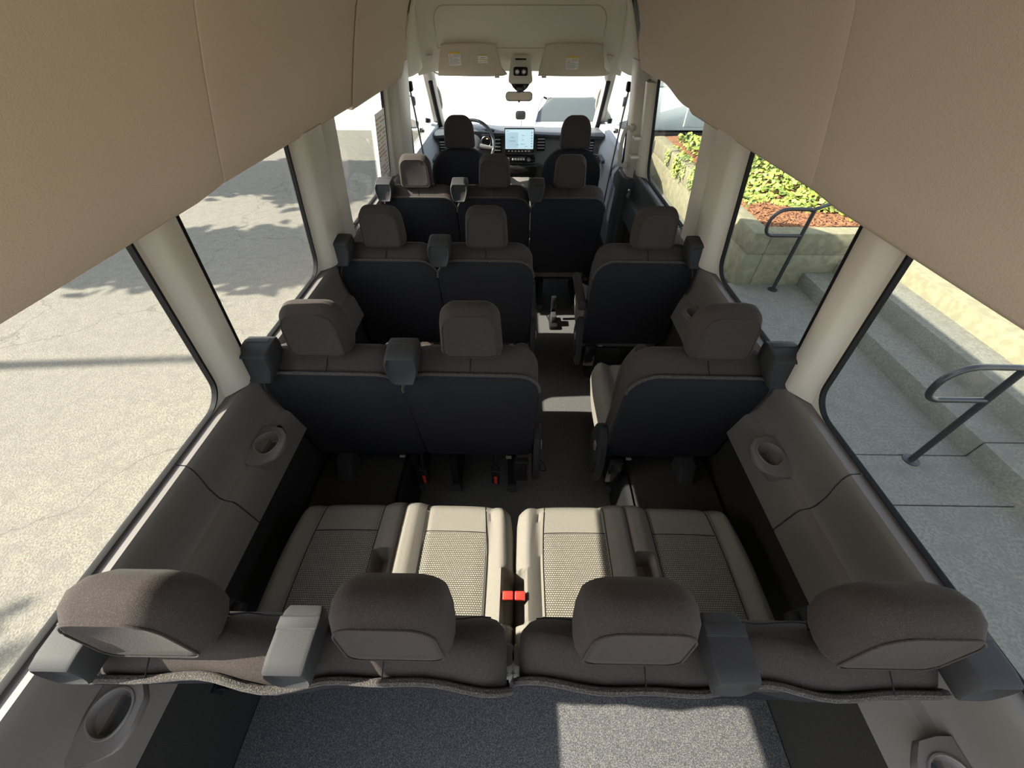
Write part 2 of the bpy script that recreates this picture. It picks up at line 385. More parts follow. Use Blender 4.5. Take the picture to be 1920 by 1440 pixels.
# blend from the duct fronts to the cab headliner
for s in (-1, 1):
    L = []
    for u in (0, .25, .5, .75, 1):
        q = u * u * (3 - 2 * u); row = []
        for k, (x, z) in enumerate(DP):
            v = k / (len(DP) - 1); tx = .80 - .06 * v; ty = 3.95 - .22 * v ** 2
            row.append((s * (x * (1 - q) + tx * q), 3.17 + (ty - 3.17) * u, z + (.012 * (1 - v)) * (1 - u) - .02 * q * (1 - v) - .02 * math.sin(math.pi * u) * (1 - v)))
        L.append(row)
    o = B().loft(L, False, False).obj('corner_liner', M['cabliner'], ce, 60)
    md = o.modifiers.new('solid', 'SOLIDIFY'); md.thickness = .012; md.offset = -1 if s > 0 else 1
# raised arch-shaped panel above the visors
def capy(z):
    T = [(1.94, 3.78), (1.86, 3.90), (1.78, 3.96), (1.70, 3.99), (1.60, 4.02), (1.50, 4.06), (1.40, 4.12), (1.33, 4.17)]
    for (za, ya), (zb, yb) in zip(T, T[1:]):
        if zb <= z <= za: return ya + (yb - ya) * (za - z) / (za - zb)
    return 3.7 if z > 1.94 else 4.18
ar = rrect(-.655, .655, 1.46, 1.705, (.01, .01, .09, .09), 8)
B().ring([(x, capy(z) - .001, z) for x, z in ar], .0035).obj('arch_seam', M['visor'], ce)
# outer roof
B().loft([[(x, y, z) for x, z in ((-.89, 1.45), (-.87, 1.9), (-.78, 2.12), (-.4, 2.17), (.4, 2.17), (.78, 2.12), (.87, 1.9), (.89, 1.45), (.86, 1.45), (.84, 1.9), (.75, 2.09), (-.75, 2.09), (-.84, 1.9), (-.86, 1.45))] for y in (Y0, 3.7)] ).obj('roof_shell', M['whitepaint'], ce)
B().loft([[(x, y, z) for x, z in ((-.87 + e, zb), (-.80 + e, zt), (.80 - e, zt), (.87 - e, zb), (.80 - e, zb - .02), (.74 - e, zt - .05), (-.74 + e, zt - .05), (-.80 + e, zb - .02))] for y, zt, zb, e in ((3.7, 2.15, 1.45, 0), (4.0, 1.95, 1.42, .02), (4.24, 1.42, 1.36, .04))]).obj('roof_front', M['whitepaint'], ce)

# ---- front: windshield, A-pillars, doors, hood
wf = struct('wall_front')
WSB = [(-.80, 4.78, .80), (.80, 4.78, .80)]; WST = [(.745, 4.21, 1.33), (-.745, 4.21, 1.33)]
w7 = struct('window_7')
def wsp(u, v, d=0):
    x = (-.80 + .055 * v) + (1.6 - .11 * v) * u; return (x, 4.78 - .57 * v + .10 * (1 - (2 * u - 1) ** 2) + d, .80 + .53 * v)
B().grid(lambda u, v: wsp(u, v), 10, 6).obj('pane', M['glass'], w7)
for s in (-1, 1):
    nm = 'left' if s < 0 else 'right'
    pts = smooth_pts([(s * .80, 4.84, .76), (s * .80, 4.70, .88), (s * .785, 4.45, 1.12), (s * .765, 4.22, 1.33), (s * .74, 4.10, 1.42)], 4)
    B().loft([[(p.x + s * a, p.y + c, p.z) for a, c in ((-.03, .04), (-.035, -.05), (-.01, -.10), (.05, -.10), (.06, .04))] for p in pts]).obj('a_pillar_cover', M['pillar'], wf, 50)
    B().tube([(p.x - s * .005, p.y - .115, p.z - .005) for p in pts[:-6]], .02, 8).obj('door_seal', M['black'], wf)
    B().tube(smooth_pts([(s * .765, 4.62, .98), (s * .75, 4.56, 1.03), (s * .742, 4.46, 1.12), (s * .75, 4.40, 1.17)]), .011, 8).obj('pillar_grip', M['pillar'], wf)
    dr = struct('door_%d' % (1 if s < 0 else 2))
    out = [(3.36, .20), (4.75, .20), (4.80, .84), (4.20, 1.40), (4.10, 1.45), (3.36, 1.47)]
    hole = [(3.42, .86), (4.66, .86), (4.20, 1.30), (4.08, 1.38), (3.95, 1.40), (3.42, 1.41)]
    plate(out, [hole], lambda y, z, d: (s * (.84 - max(0, z - .85) * .11 + d), y, z), .03, 'door_frame', M['black'], dr)
    B().loft([[(s * x, y, z) for x, z in ((.86, .1), (.80, .12), (.79, .40), (.80, .62), (.77, .68), (.77, .74), (.81, .80), (.815, .86), (.86, .87))] for y in (3.40, 4.0, 4.6)]).obj('door_card', mat('door_card_grey', (.42, .45, .50), .5) if s < 0 else bpy.data.materials['door_card_grey'], dr, 40)
    B().loft([[(s * (.855 - max(0, z - .85) * .11 + d), y, z) for y, z in hole] for d in (0, .005)]).obj('pane', M['glass'], dr)
    B().rbox(*sorted((s * .74, s * .80)), 3.85, 4.05, .69, .72, .01).obj('door_pull', M['trim_dark'], dr)
    wm = B().rbox(*sorted((s * .98, s * 1.2)), 4.42, 4.50, .84, 1.12, .03); o = wm.obj('door_mirror_housing', M['black'], dr)
    B().rbox(*sorted((s * .995, s * 1.185)), 4.412, 4.42, .86, 1.10, .004).obj('mirror_face', M['mirror'], dr)
    B().tube([(s * .86, 4.46, .90), (s * 1.0, 4.46, .92)], .02).obj('mirror_arm', M['black'], dr)
B().loft([[(x, y, z) for x, z in ((-.90, .2), (-.90, zt - .06), (-.75, zt), (.75, zt), (.90, zt - .06), (.90, .2))] for y, zt in ((4.86, .74), (5.1, .66), (5.5, .54), (5.75, .40), (5.85, .2))]).obj('hood', M['whitepaint'], wf)
B().rbox(-.80, .80, 4.8, 4.86, -.1, .78, .01).obj('firewall', M['carpet'], wf)

# ================================================================== DASHBOARD
da = thing('dashboard', 'grey dashboard with vents spanning the van below the windshield', 'dashboard', (0, 4.25, 0))
def dz(x): return .845 + .012 * math.exp(-(x / .25) ** 2) + .03 * math.exp(-((x + .43) / .2) ** 2)
L = []
for i in range(33):
    x = -.80 + 1.6 * i / 32; z = dz(x); cv = .05 * (x / .8) ** 2
    L.append([(x, .55, z - .06), (x, .35, z - .02), (x, .12 - cv, z), (x, .03 - cv, z - .003), (x, .0 - cv, z - .015), (x, .01 - cv, z - .04), (x, .07 - cv, z - .06)])
B().loft(L, False, False).obj('dash_top', M['dash'], da, 45)
L = []
for i in range(33):
    x = -.80 + 1.6 * i / 32; z = dz(x); cv = .05 * (x / .8) ** 2
    L.append([(x, .07 - cv, z - .06), (x, .05 - cv, z - .10), (x, .03 - cv, z - .22), (x, .0, z - .26), (x, .02, z - .33), (x, .12, z - .50)])
B().loft(L, False, False).obj('dash_face', M['dashlow'], da, 45)
B().rbox(.20, .72, -.012, .02, .555, .605, .02).obj('glovebox_lip', M['dashlow'], da)
B().rbox(-.62, -.22, .0, .08, .70, .87, .03).obj('instrument_hood', M['black'], da)
ins = B().rbox(-.60, -.24, -.006, .002, .715, .84, .003).obj('instrument_glass', M['blackgloss'], da)
for x in (-.53, -.31): B().ring([(x + .045 * math.cos(k * .314), -.010, .775 + .045 * math.sin(k * .314)) for k in range(20)], .003).obj('dial', M['silver'], da)
for x, z in ((-.42, .80), (-.40, .77), (-.30, .80)): B().rbox(x - .008, x + .008, -.012, -.006, z - .004, z + .004, .001).obj('warning_light', M['dashlight'], da)
for x0, x1, z0, z1 in ((-.245, -.165, .68, .83), (.175, .255, .70, .83), (.62, .72, .68, .80), (-.76, -.68, .68, .80)):
    v = B().rbox(x0, x1, -.02, .03, z0, z1, .01).obj('vent', M['black'], da)
    for k in range(4):
        z = z0 + .022 + k * (z1 - z0 - .03) / 4
        B().rbox(x0 + .006, x1 - .006, -.028, -.015, z, z + .009, .002).obj('slat', M['silver'], v)
B().rbox(-.16, .165, -.02, .05, .60, .66, .015).obj('climate_panel', M['blackgloss'], da)
for x in (-.10, .10): B().revolve([(.016, 0), (.018, -.008), (.014, -.025), (.010, -.026)], (x, -.02, .63), 'y', 16).obj('knob', M['silver'], da)
for k in range(5): B().rbox(-.062 + k * .026, -.042 + k * .026, -.026, -.02, .622, .640, .002).obj('button', M['label'], da)
B().loft([[(x, -.07 + .25 * x * x * 4, z) for x in ((-.22, -.16, -.08, 0, .08, .16, .24) if True else ())] for z in (.585, .575)], False, False).obj('console_lip', M['dash'], da)
B().rbox(-.17, .18, -.05, .05, .46, .58, .02).obj('shelf_recess', M['blackgloss'], da)
B().rbox(-.15, .16, -.053, -.03, .475, .565, .01).obj('shelf_mouth', M['black'], da)
sc = B().rbox(-.135, .15, -.05, -.03, .69, .895, .012).obj('touchscreen', M['blackgloss'], da)
B().rbox(-.125, .14, -.0525, -.050, .725, .885, .003).obj('screen_face', M['screen'], sc, label='lit pale blue screen showing a map')
B().rbox(-.118, -.005, -.0545, -.0525, .735, .862, .002).obj('map_area', M['screen_map'], sc)
b = B()
for (x0, x1, z) in ((-.115, -.09, .872), (.03, .055, .835), (.03, .05, .80), (.02, .06, .765), (-.02, 0, .76), (.06, .085, .745), (-.09, -.03, .79), (-.07, -.04, .82)): b.rbox(x0, x1, -.0555, -.0535, z, z + .003, .0005)
for k in range(6): b.rbox(.118, .128, -.0555, -.0525, .745 + k * .022, .752 + k * .022, .001)
b.obj('screen_text', M['screen_ink'], sc, kind='stuff')
b = B()
for k in range(7): b.rbox(-.10 + k * .032, -.085 + k * .032, -.0525, -.0500, .703, .712, .001)
b.obj('touch_keys', M['label'], sc)
# steering wheel
st = thing('steering_wheel', 'dark steering wheel in front of the driver seat', 'steering wheel', (-.42, 4.02, .80))
def swp(r, a, d=0):
    t = R(28); x = r * math.cos(a); q = r * math.sin(a); return (x, q * math.sin(t) * 1.0 - d * math.cos(t), q * math.cos(t) + -d * math.sin(t) * .3)
B().ring([swp(.195, 2 * math.pi * k / 36) for k in range(36)], .014, 8).obj('rim', M['trim_dark'], st)
hb = B().loft([[swp(r, 2 * math.pi * k / 20, d) for k in range(20)] for r, d in ((.07, -.03), (.085, 0), (.07, .02), (.03, .03))]).obj('hub', M['dash'], st)
for a in (R(-8), R(188), R(270)): B().tube([swp(.07, a), swp(.19, a)], [.02, .012], 8).obj('spoke', M['silver'], st)
B().tube([(0, .03, 0), (0, .2, -.08)], .03).obj('column', M['black'], st)
# centre console
cc = thing('centre_console', 'grey centre console with cup holders between the front seats', 'console', (0, 3.7, 0))
B().loft([[(x, y, z) for x, z in rrect(-.13, .13, 0, zt, .03, 3)] for y, zt in ((.0, .36), (.02, .38), (.35, .40), (.42, .44), (.50, .48))]).obj('console_body', M['dashlow'], cc)
for x in (-.05, .05):
    B().revolve([(.043, 0), (.043, .004), (.036, .005), (.034, -.002), (.01, -.002)], (x, .16, .388), 'z', 20).obj('cup_well', M['black'], cc)
B().rbox(-.09, .09, .26, .36, .395, .43, .012).obj('tray', M['black'], cc)
gs = thing('gear_lever', 'black gear lever beside the steering wheel', 'gear lever', (-.135, 4.12, .55))
B().tube([(0, .04, -.02), (0, -.02, .06)], .007).obj('stem', M['chrome'], gs)
B().revolve([(.008, 0), (.02, .01), (.025, .04), (.02, .085), (.006, .095)], (0, -.02, .05), 'z', 14).obj('knob', M['silver'], gs)
for s in (-1, 1):
    pc = thing('pod_tray', 'round pale cup tray at the %s end of the dashboard' % ('left' if s < 0 else 'right'), 'tray', (s * .70, 4.08, .70))
    B().revolve([(.03, -.06), (.055, -.05), (.062, 0), (.056, .004), (.05, -.01), (.02, -.012)], (0, 0, 0), 'z', 24).obj('tray_body', M['dashlow'], pc)
    B().revolve([(.045, -.004), (.045, -.001), (.03, .0)], (0, 0, 0), 'z', 20).obj('tray_well', M['black'], pc)

# ---- visors, overhead console, mirror
def visor(x0, x1, label):
    t = thing('sun_visor', label, 'sun visor', ((x0 + x1) / 2, 4.10, 1.285), 0, 'sun visors above the windshield'); hw = (x1 - x0) / 2
    sg = 1 if x0 + x1 > 0 else -1
    def tp(x, z): return .0 - .045 * z / .2
    base = [(-hw + .0, 0), (hw - .0, 0), (hw - .01, .06), (hw - .045, .17), (hw - .085, .207), (-hw + .085, .207), (-hw + .045, .17), (-hw + .01, .06)]
    base = [(p.x, p.y) for p in smooth_pts([(a, c, 0) for a, c in base] + [(base[0][0], base[0][1], 0)], 4)][:-1]
    B().loft([[(x, -.03 + d + tp(x, z) - .0, z) for x, z in inset(base, i)] for d, i in ((.022, .006), (.018, .001), (.006, .001), (0, .006))]).obj('visor_panel', M['visor'], t)
    B().ring([(x, -.0305 + tp(x, z), z) for x, z in inset(base, .009)], .0015).obj('piping', M['pillar'], t)
    B().rbox(*sorted((-sg * (hw - .07), -sg * (hw - .03))), -.04, -.005, -.012, .012, .005).obj('clip', M['pillar'], t)
    B().tube([(sg * (hw - .02), -.01, .005), (sg * (hw + .04), .01, .02)], .008).obj('hinge', M['chrome'], t)
    return t, tp
def airlabel(t, tp, x, z, w_=.095, h=.085):
    def q(x0, x1, z0, z1, d): return B().loft([[(xx, -.031 + tp(xx, zz) - d - e, zz) for xx, zz in ((x0, z0), (x1, z0), (x1, z1), (x0, z1))] for e in (0, .0008)])
    lb = q(x, x + w_, z, z + h, .0006).obj('warning_label', M['label'], t)
    q(x, x + w_, z + h - .012, z + h, .0014).obj('yellow_band', M['yellow'], lb)
    b = B(); 
    for k in range(7):
        l = w_ * (.9 if k % 3 else .7); b.loft([[(xx, -.0325 + tp(xx, zz) - e, zz) for xx, zz in ((x + .004, z + .006 + k * .006), (x + .004 + l, z + .006 + k * .006), (x + .004 + l, z + .0085 + k * .006), (x + .004, z + .0085 + k * .006))] for e in (0, .0006)])
    for k in range(3):
        z2 = z + .052 + k * .007; b.loft([[(xx, -.0325 + tp(xx, zz) - e, zz) for xx, zz in ((x + .036, z2), (x + w_ - .006, z2), (x + w_ - .006, z2 + .003), (x + .036, z2 + .003))] for e in (0, .0006)])
    b.obj('small_print', M['ink'], lb)
    b = B().ring([(x + .018 + .011 * math.cos(k * .4488), -.034 + tp(0, z + .058), z + .058 + .011 * math.sin(k * .4488)) for k in range(14)], .0012)
    b.tube([(x + .010, -.034 + tp(0, z + .058), z + .066), (x + .026, -.034 + tp(0, z + .058), z + .050)], .0012)
    b.obj('no_seat_symbol', M['inkred'], lb)
t, tp = visor(-.675, -.135, 'left sun visor with two white and yellow warning labels')
airlabel(t, tp, -.165, .070)
def q2(x0, x1, z0, z1, m, nme, d=.0006): B().loft([[(xx, -.031 + tp(xx, zz) - d - e, zz) for xx, zz in ((x0, z0), (x1, z0), (x1, z1), (x0, z1))] for e in (0, .0008)]).obj(nme, m, t)
q2(.07, .148, .085, .137, M['label'], 'warning_label'); q2(.07, .148, .131, .137, M['yellow'], 'yellow_band', .0014); q2(.07, .148, .105, .109, M['yellow'], 'yellow_band', .0014)
q2(.076, .14, .093, .095, M['ink'], 'small_print', .0014); q2(.09, .13, .117, .121, M['ink'], 'small_print', .0014)
t, tp = visor(.155, .705, 'right sun visor with one white and yellow warning label')
airlabel(t, tp, -.05, .045)
oc = thing('overhead_console', 'beige overhead console with two lamp dials above the mirror', 'console', (.01, 4.08, 1.24))
def ocp(k, d): return [(x, -.0 - d + .16 * (.17 - z) * 0, z) for x, z in rrect(-.105 + k, .105 - k, 0 + k, .185 - k, (.03, .03, .02, .02), 4)]
def tap(l): return [(x * (1 - .28 * (z / .185)), y + .02 - .06 * (1 - z / .185), z) for x, y, z in l]
B().loft([tap(ocp(0, -.03)), tap(ocp(0, .02)), tap(ocp(.004, .028)), tap(ocp(.012, .032))]).obj('console_shell', M['pillar'], oc)
B().rbox(-.045, .045, -.030, -.018, .150, .159, .003).obj('microphone_slot', M['black'], oc)
B().rbox(-.058, .058, -.068, -.035, .052, .108, .012).obj('lamp_panel', M['black'], oc)
for x in (-.027, .027):
    B().revolve([(.017, 0), (.017, -.006), (.011, -.008), (.009, -.002)], (x, -.067, .078), 'y', 20).obj('lamp_dial', M['silver'], oc)
B().loft([[(x, y, z) for x, y in rrect(-a, a, c, d, .02, 3)] for z, a, c, d in ((.005, .085, -.06, .03), (-.03, .06, -.05, .03), (-.055, .03, -.03, .03))]).obj('sensor_cover', M['blackgloss'], oc)
rm = thing('rear_view_mirror', 'small rear-view mirror hanging below the overhead console', 'mirror', (.0, 4.16, 1.135))
ml = rrect(-.118, .118, -.032, .036, .028, 5)
B().loft([[(x, -.01 - .2 * z * 0 + d, z) for x, z in inset(ml, i)] for d, i in ((.03, .01), (.02, 0), (.0, 0), (-.004, .004))]).obj('mirror_shell', M['plastic'], rm)
B().loft([[(x, d, z) for x, z in inset(ml, .006)] for d in (-.0145, -.0165)]).obj('mirror_glass', M['mirror'], rm)
B().tube([(0, .02, .02), (0, .05, .10)], .008).obj('stalk', M['black'], rm)
B().rbox(-.008, .008, -.018, -.008, -.042, -.032, .002).obj('tab', M['black'], rm)

rm.rotation_euler = (-.2, 0, 0)
# ================================================================== SEATS
def back_outline(hw, zb, zt, rt=.075, rb=.03, taper=.02, crown=.008, skew=0):
    l = rrect(-hw, hw, zb, zt, (rb, rb, rt, rt), 7); out = []
    for x, z in l:
        u = (z - zb) / (zt - zb); k = 1 - taper * (1 - u); out.append((x * k, z + crown * (1 - (x / hw) ** 2) * max(0, u * 2 - 1)))
    return out
def add_headrest(t, x, w_=.192, z0=.914, h=.172, y0=.028, d=.105, rt=.05, mt=None, stitch=True):
    m = mt or M['fabric']
    def sec(y, i, dzt=0, dzb=0, dr=0):
        l = rrect(-w_ / 2 + i, w_ / 2 - i, z0 + i * .8 + dzb, z0 + h - i - dzt, (.022, .022, max(.01, rt - i * .5), max(.01, rt - i * .5)), 7)
        return [(x + a * (1 - .10 * ((c - z0) / h)), y + .012 * ((c - z0) / h), c) for a, c in l]
    L = [sec(y0, .026, .004), sec(y0 - .003, .016, .004), sec(y0 + .001, .0085, .010), sec(y0 + .006, .006, .008), sec(y0 + .018, 0, .002), sec(y0 + d * .4, -.002, 0), sec(y0 + d * .65, .0, .010), sec(y0 + d * .88, .006, .034, .004), sec(y0 + d, .018, .056, .012)]
    hr = B().loft(L).obj('headrest', m, t, 75)
    if stitch:
        sm = sec(y0 - .0005, .0095, .010); n = len(sm); b = B()
        # dashed thread just outside the piped seam, along the sides and top
        pts = [Vector(p) for p in sm]; run = []
        for i in range(n):
            a, c = pts[i], pts[(i + 1) % n]; q = max(1, int((c - a).length / .0045))
            for k in range(q): run.append(a.lerp(c, k / q))
        for i in range(0, len(run) - 1, 2):
            p, q = run[i], run[i + 1]
            if p.z > z0 + .012: b.tube([p + Vector((0, .004, .0)), p.lerp(q, .8) + Vector((0, .004, 0))], .0011, 4)
        b.obj('stitching', M['stitch'], hr)
        B().ring([Vector(p) + Vector((0, -.002, 0)) for p in sec(y0 - .001, .0105, .010)], .0016, 5).obj('piping', m, hr)
    for sx in (-.055, .055):
        p = B().tube([(x + sx, y0 + .06, z0 - .03), (x + sx, y0 + .06, z0 + .03)], .006).obj('headrest_post', M['chrome'], t)
        B().revolve([(.020, -.012), (.020, -.002), (.012, .006), (.008, .006)], (x + sx, y0 + .06, z0 - .008), 'z', 14).obj('post_sleeve', M['blackgloss'], p)
def add_guide(t, x, s=1, zb=.858, zt=.968, ks=1.15, ky=0):
    """moulded belt outlet on the shoulder; s = +1 leans outwards to +x"""
    def out(k):
        H = zt - zb
        pts = [(-.026, zb), (.028, zb), (.043, zb + .32 * H), (.046, zb + .66 * H), (.040, zb + .95 * H), (.030, zt), (-.030, zt), (-.041, zb + .94 * H), (-.043, zb + .6 * H), (-.037, zb + .28 * H)]
        pts = [(p.x, p.y) for p in smooth_pts([(a, c, 0) for a, c in pts] + [(pts[0][0], pts[0][1], 0)], 3)][:-1]
        pts = shr(pts, 1 - k * 14); return [(x + s * a * ks, c) for a, c in pts]
    L = []
    for y, k in ((-.020, .017), (-.028, .008), (-.024, .002), (-.006, 0), (.04, .0), (.062, .003), (.072, .012)):
        L.append([(a, y + ky + .10 * (c - zb) - .006, c - .12 * max(0, .0 - y) - (.14 * max(0, .03 - y) if c > zb + .09 else 0)) for a, c in out(k)])
    g = B().loft(L).obj('belt_guide', M['plastic'], t, 50)
    b = B().rbox(x - .035, x + .035, .034 + ky, .056 + ky, zt - .010, zt + .0012, .003); b.obj('guide_lid', M['plastic'], g)
    b = B().tube([(x, .075, zt), (x + s * .0, .10, .93), (x, .14, .80)], .004); return g
def cushion_grid(hw, d, z, h, bol, seats=1, y0=.09, slots=(), corner=.30):
    W, N = (72 if seats == 2 else 40), 48
    def top(u, v):
        a, c = 2 * u - 1, 2 * v - 1
        x = hw * a * math.sqrt(1 - corner * c * c * (1 if c > 0 else .15) / 2); y = y0 + d * (v) - (.06 * corner * 3 * abs(a) ** 6 * d if c > 0 else 0)
        e = max(0, abs(a) - .86) / .14; f = max(0, c - .80) / .20; g = max(0, -c - .9) / .1
        zz = z - .045 * e ** 2.2 - .055 * f ** 2.2 - .02 * g
        for k in range(seats):
            cx = 0 if seats == 1 else (-hw / 2 + k * hw); sw = hw / seats
            q = abs(x - cx) / sw
            if q > 1.0: continue
            zz += bol * (max(0, min(1, (q - .56) / .20)) ** 1.5) - bol * .9 * max(0, (q - .93) / .07) ** 2
            for qq in (.56,):
                zz -= .006 * math.exp(-((q - qq) / .03) ** 2)
        zz += .006 * math.sin(v * math.pi)
        for (sx, sy, sw_, sl) in slots:
            r = max(abs(x - sx) / sw_, (sy - y) / 1 if False else abs(y - sy) / sl)
            if r < 1.15: zz -= .075 * min(1, max(0, (1.15 - r) / .25))
        return (x, y, zz)
    b = B().grid(top, W, N)
    # skirt
    edge = [top(i / W, 0) for i in range(W)] + [top(1, j / N) for j in range(N)] + [top(1 - i / W, 1) for i in range(W)] + [top(0, 1 - j / N) for j in range(N)]
    b.loft([edge, [(x * .995, y, zz - (zz - (z - h)) * .5) for x, y, zz in edge], [(x * .97, y - .01, z - h) for x, y, zz in edge]], False)
    return b, top
def insert_patch(top, u0, u1, v0, v1, lift=.0025):
    return B().grid(lambda u, v: (lambda p: (p[0], p[1], p[2] + lift * min(1, 8 * min(u, 1 - u, v, 1 - v))))(top(u0 + (u1 - u0) * u, v0 + (v1 - v0) * v)), 24, 30)
def add_buckle(t, x, y, z, tilt=0, name='buckle'):
    bk = B().rbox(-.014, .014, -.011, .011, -.06, .012, .004, tf=lambda a, c, e: (x + a + tilt * e, y + c - e * .2, z + e)).obj(name, M['blackgloss'], t)
    B().rbox(-.0155, .0155, -.0135, .0105, -.014, .019, .003, tf=lambda a, c, e: (x + a + tilt * e, y + c - e * .2, z + e)).obj('release_button', M['red'], bk, label='red release button')
    return bk
def make_seat(w_=.45, hro=.0, guide=-1, gx=.20, aisle=0, arm=False, legs=True, feet_cover=0):
    """built around its own base point; rear lip at y = 0"""
    t = thing('passenger_seat', 'x', 'seat', group='dark fabric passenger seats')
    hw = w_ / 2; zb, zt = .35, .868
    prof = [(.004, .004, zt - .010), (.012, .0, zt - .002), (.03, .0, zt + .012), (.06, -.0, zt + .036), (.085, .001, zt + .050), (.105, .006, zt + .050), (.125, .02, zt + .034), (.14, .05, zt)]
    L = []
    for y, i, z in prof:
        l = inset(back_outline(hw, zb, z, .08, .03, .02, .006), i)
        L.append([(x, y + .075 * (1 - (c - zb) / (zt - zb)), c) for x, c in l])
    bk = B().loft(L).obj('backrest', M['fabric'], t, 60)
    # front bolsters of the backrest
    for s in (-1, 1): B().tube(smooth_pts([(s * (hw - .045), .135, .46), (s * (hw - .04), .16, .60), (s * (hw - .04), .16, .76), (s * (hw - .06), .13, .87)]), [.03] * 19, 10).obj('side_bolster', M['fabric'], bk)
    # cloth back panel with rolled felt lip
    lo = back_outline(hw + .004, zb - .01, zt, .085, .03, .02, .006)
    P = lambda l, y: [(x, y + .075 * (1 - (c - zb) / (zt - zb)) - .004 * math.sin(3 * x * 6), c) for x, c in l]
    B().loft([P(lo, .010), P(inset(lo, .001), .0), P(inset(lo, .006), -.005), P(inset(lo, .014), -.003), P(shr(lo, .86), -.006), P(shr(lo, .6), -.008)]).obj('back_panel', M['backcloth'], t, 60)
    lip = [p for p in P(inset(lo, -.001), .001) if p[2] > zb + .10]
    k0 = max(range(len(lip)), key=lambda i: (Vector(lip[i]) - Vector(lip[i - 1])).length); lip = lip[k0:] + lip[:k0]
    B().tube(lip, .0055, 6).obj('felt_lip', M['felt'], t)
    B().tube([(.0 + hro * .3, -.001, zt + .003), (hro * .3, .03, zt + .020), (hro * .3, .06, zt + .042), (hro * .3, .10, zt + .058)], .0012, 5).obj('top_seam', M['black'], bk)
    add_headrest(t, hro)
    if guide: add_guide(t, guide * gx, guide)
    g, top = cushion_grid(hw, .45, .425, .15, .022, 1, .145)
    g.obj('seat_cushion', M['cushion'], t, 60)
    insert_patch(top, .27, .73, .10, .62).obj('woven_insert', M['weave'], t)
    # frame and legs
    B().rbox(-hw + .04, hw - .04, .14, .50, .25, .285, .01).obj('seat_frame', M['black'], t)
    for s in (-1, 1):
        lg = B().rbox(s * (hw - .09) - .02, s * (hw - .09) + .02, .10, .46, .02, .255, .012).obj('leg', M['black'], t)
        B().rbox(s * (hw - .09) - .022, s * (hw - .09) + .022, .085, .12, .015, .06, .006).obj('floor_latch', M['plastic'], lg)
    B().rbox(-.012, .012, .055, .068, zb - .014, zb - .006, .003, tf=lambda a, c, e: (a + .12 * (aisle or 1), c, e)).obj('strap_anchor', M['silver'], t)
    if aisle:
        s = aisle
        cv = [(.03, .22), (.10, .20), (.16, .24), (.20, .34), (.17, .44), (.10, .50), (.05, .44), (.02, .32)]
        cv = [(p.x, p.y) for p in smooth_pts([(a, c, 0) for a, c in cv] + [(cv[0][0], cv[0][1], 0)], 4)][:-1]
        rc = B().loft([[(s * (hw + d), y, z) for y, z in inset(cv, i)] for d, i in ((.0, 0), (.022, .0), (.028, .008))]).obj('recliner_cover', M['plastic'], t)
        B().rbox(*sorted((s * (hw + .028), s * (hw + .036))), .085, .115, .36, .40, .006).obj('recliner_lever', M['silver'], rc)
        B().tube(smooth_pts([(s * (hw + .03), .05, .34), (s * (hw + .05), .045, .31), (s * (hw + .055), .04, .28), (s * (hw + .035), .045, .27), (s * (hw + .03), .05, .31)]), .003, 5).obj('pull_strap', M['belt'], rc)
        B().rbox(*sorted((s * (hw - .02), s * (hw - .08))), .02, .05, .22, .36, .006).obj('buckle_hanger', M['blackgloss'], t)
    if arm:
        s = aisle
        B().loft([[(s * (hw + .028) + x, y, z + q) for x, z in rrect(-.022, .022, -.022, .022, .015, 4)] for y, q in ((.05, .60), (.055, .605), (.15, .61), (.34, .615), (.35, .61))]).obj('armrest', M['fabric'], t, 60)
    if feet_cover:
        s = feet_cover
        fc = B().loft([[(s * .12 + x, y, z) for x, y in rrect(-.032, .032, a, c, .012, 3)] for z, a, c in ((0, -.10, .10), (.17, -.075, .10), (.20, -.055, .10), (.34, .02, .10))]).obj('leg_cover', M['plastic'], t)
        B().revolve([(.005, 0), (.005, -.004), (.002, -.004)], (s * .12, -.086, .08), 'y', 10).obj('bolt', M['black'], fc)
    return t
def place(t, x, y, label): t.location = (x, y, 0); t['label'] = label; return t
# row behind the front seats (three), then two rows of a pair and a single
p_left = make_seat(.45, -.008, -1, .195)
p_mid = make_seat(.445, .008, -1, .20, aisle=1)
p_single = make_seat(.455, .02, 1, .212, aisle=-1, arm=True)
p_third = make_seat(.455, .0, -1, .20, aisle=1)
place(p_left, -.605, 2.45, 'left window seat in the row directly behind the driver, headrest half sunlit')
place(p_third, .31, 2.45, 'right seat of the three-seat row, directly behind the front passenger seat')
place(dup(p_mid), -.15, 2.45, 'middle seat of the three-seat row behind the front seats')
place(dup(p_left), -.600, 1.64, 'left window seat of the second passenger row, by the wide left pillar')
place(p_mid, -.148, 1.64, 'aisle seat of the left pair in the second passenger row')
place(p_single, .59, 1.64, 'single seat right of the aisle in the second passenger row, grey armrest')
w4 = place(make_seat(.455, -.016, -1, .195, feet_cover=-1), -.598, .88, 'left window seat of the row ahead of the rear benches')
place(dup(p_mid), -.148, .88, 'aisle seat of the left pair just ahead of the rear benches')
place(make_seat(.46, .030, 1, .212, aisle=-1, feet_cover=1), .597, .88, 'single seat right of the aisle ahead of the right rear bench')
for (x, y) in ((-.148, .88), (.597, .88), (.31, 2.45)): pass

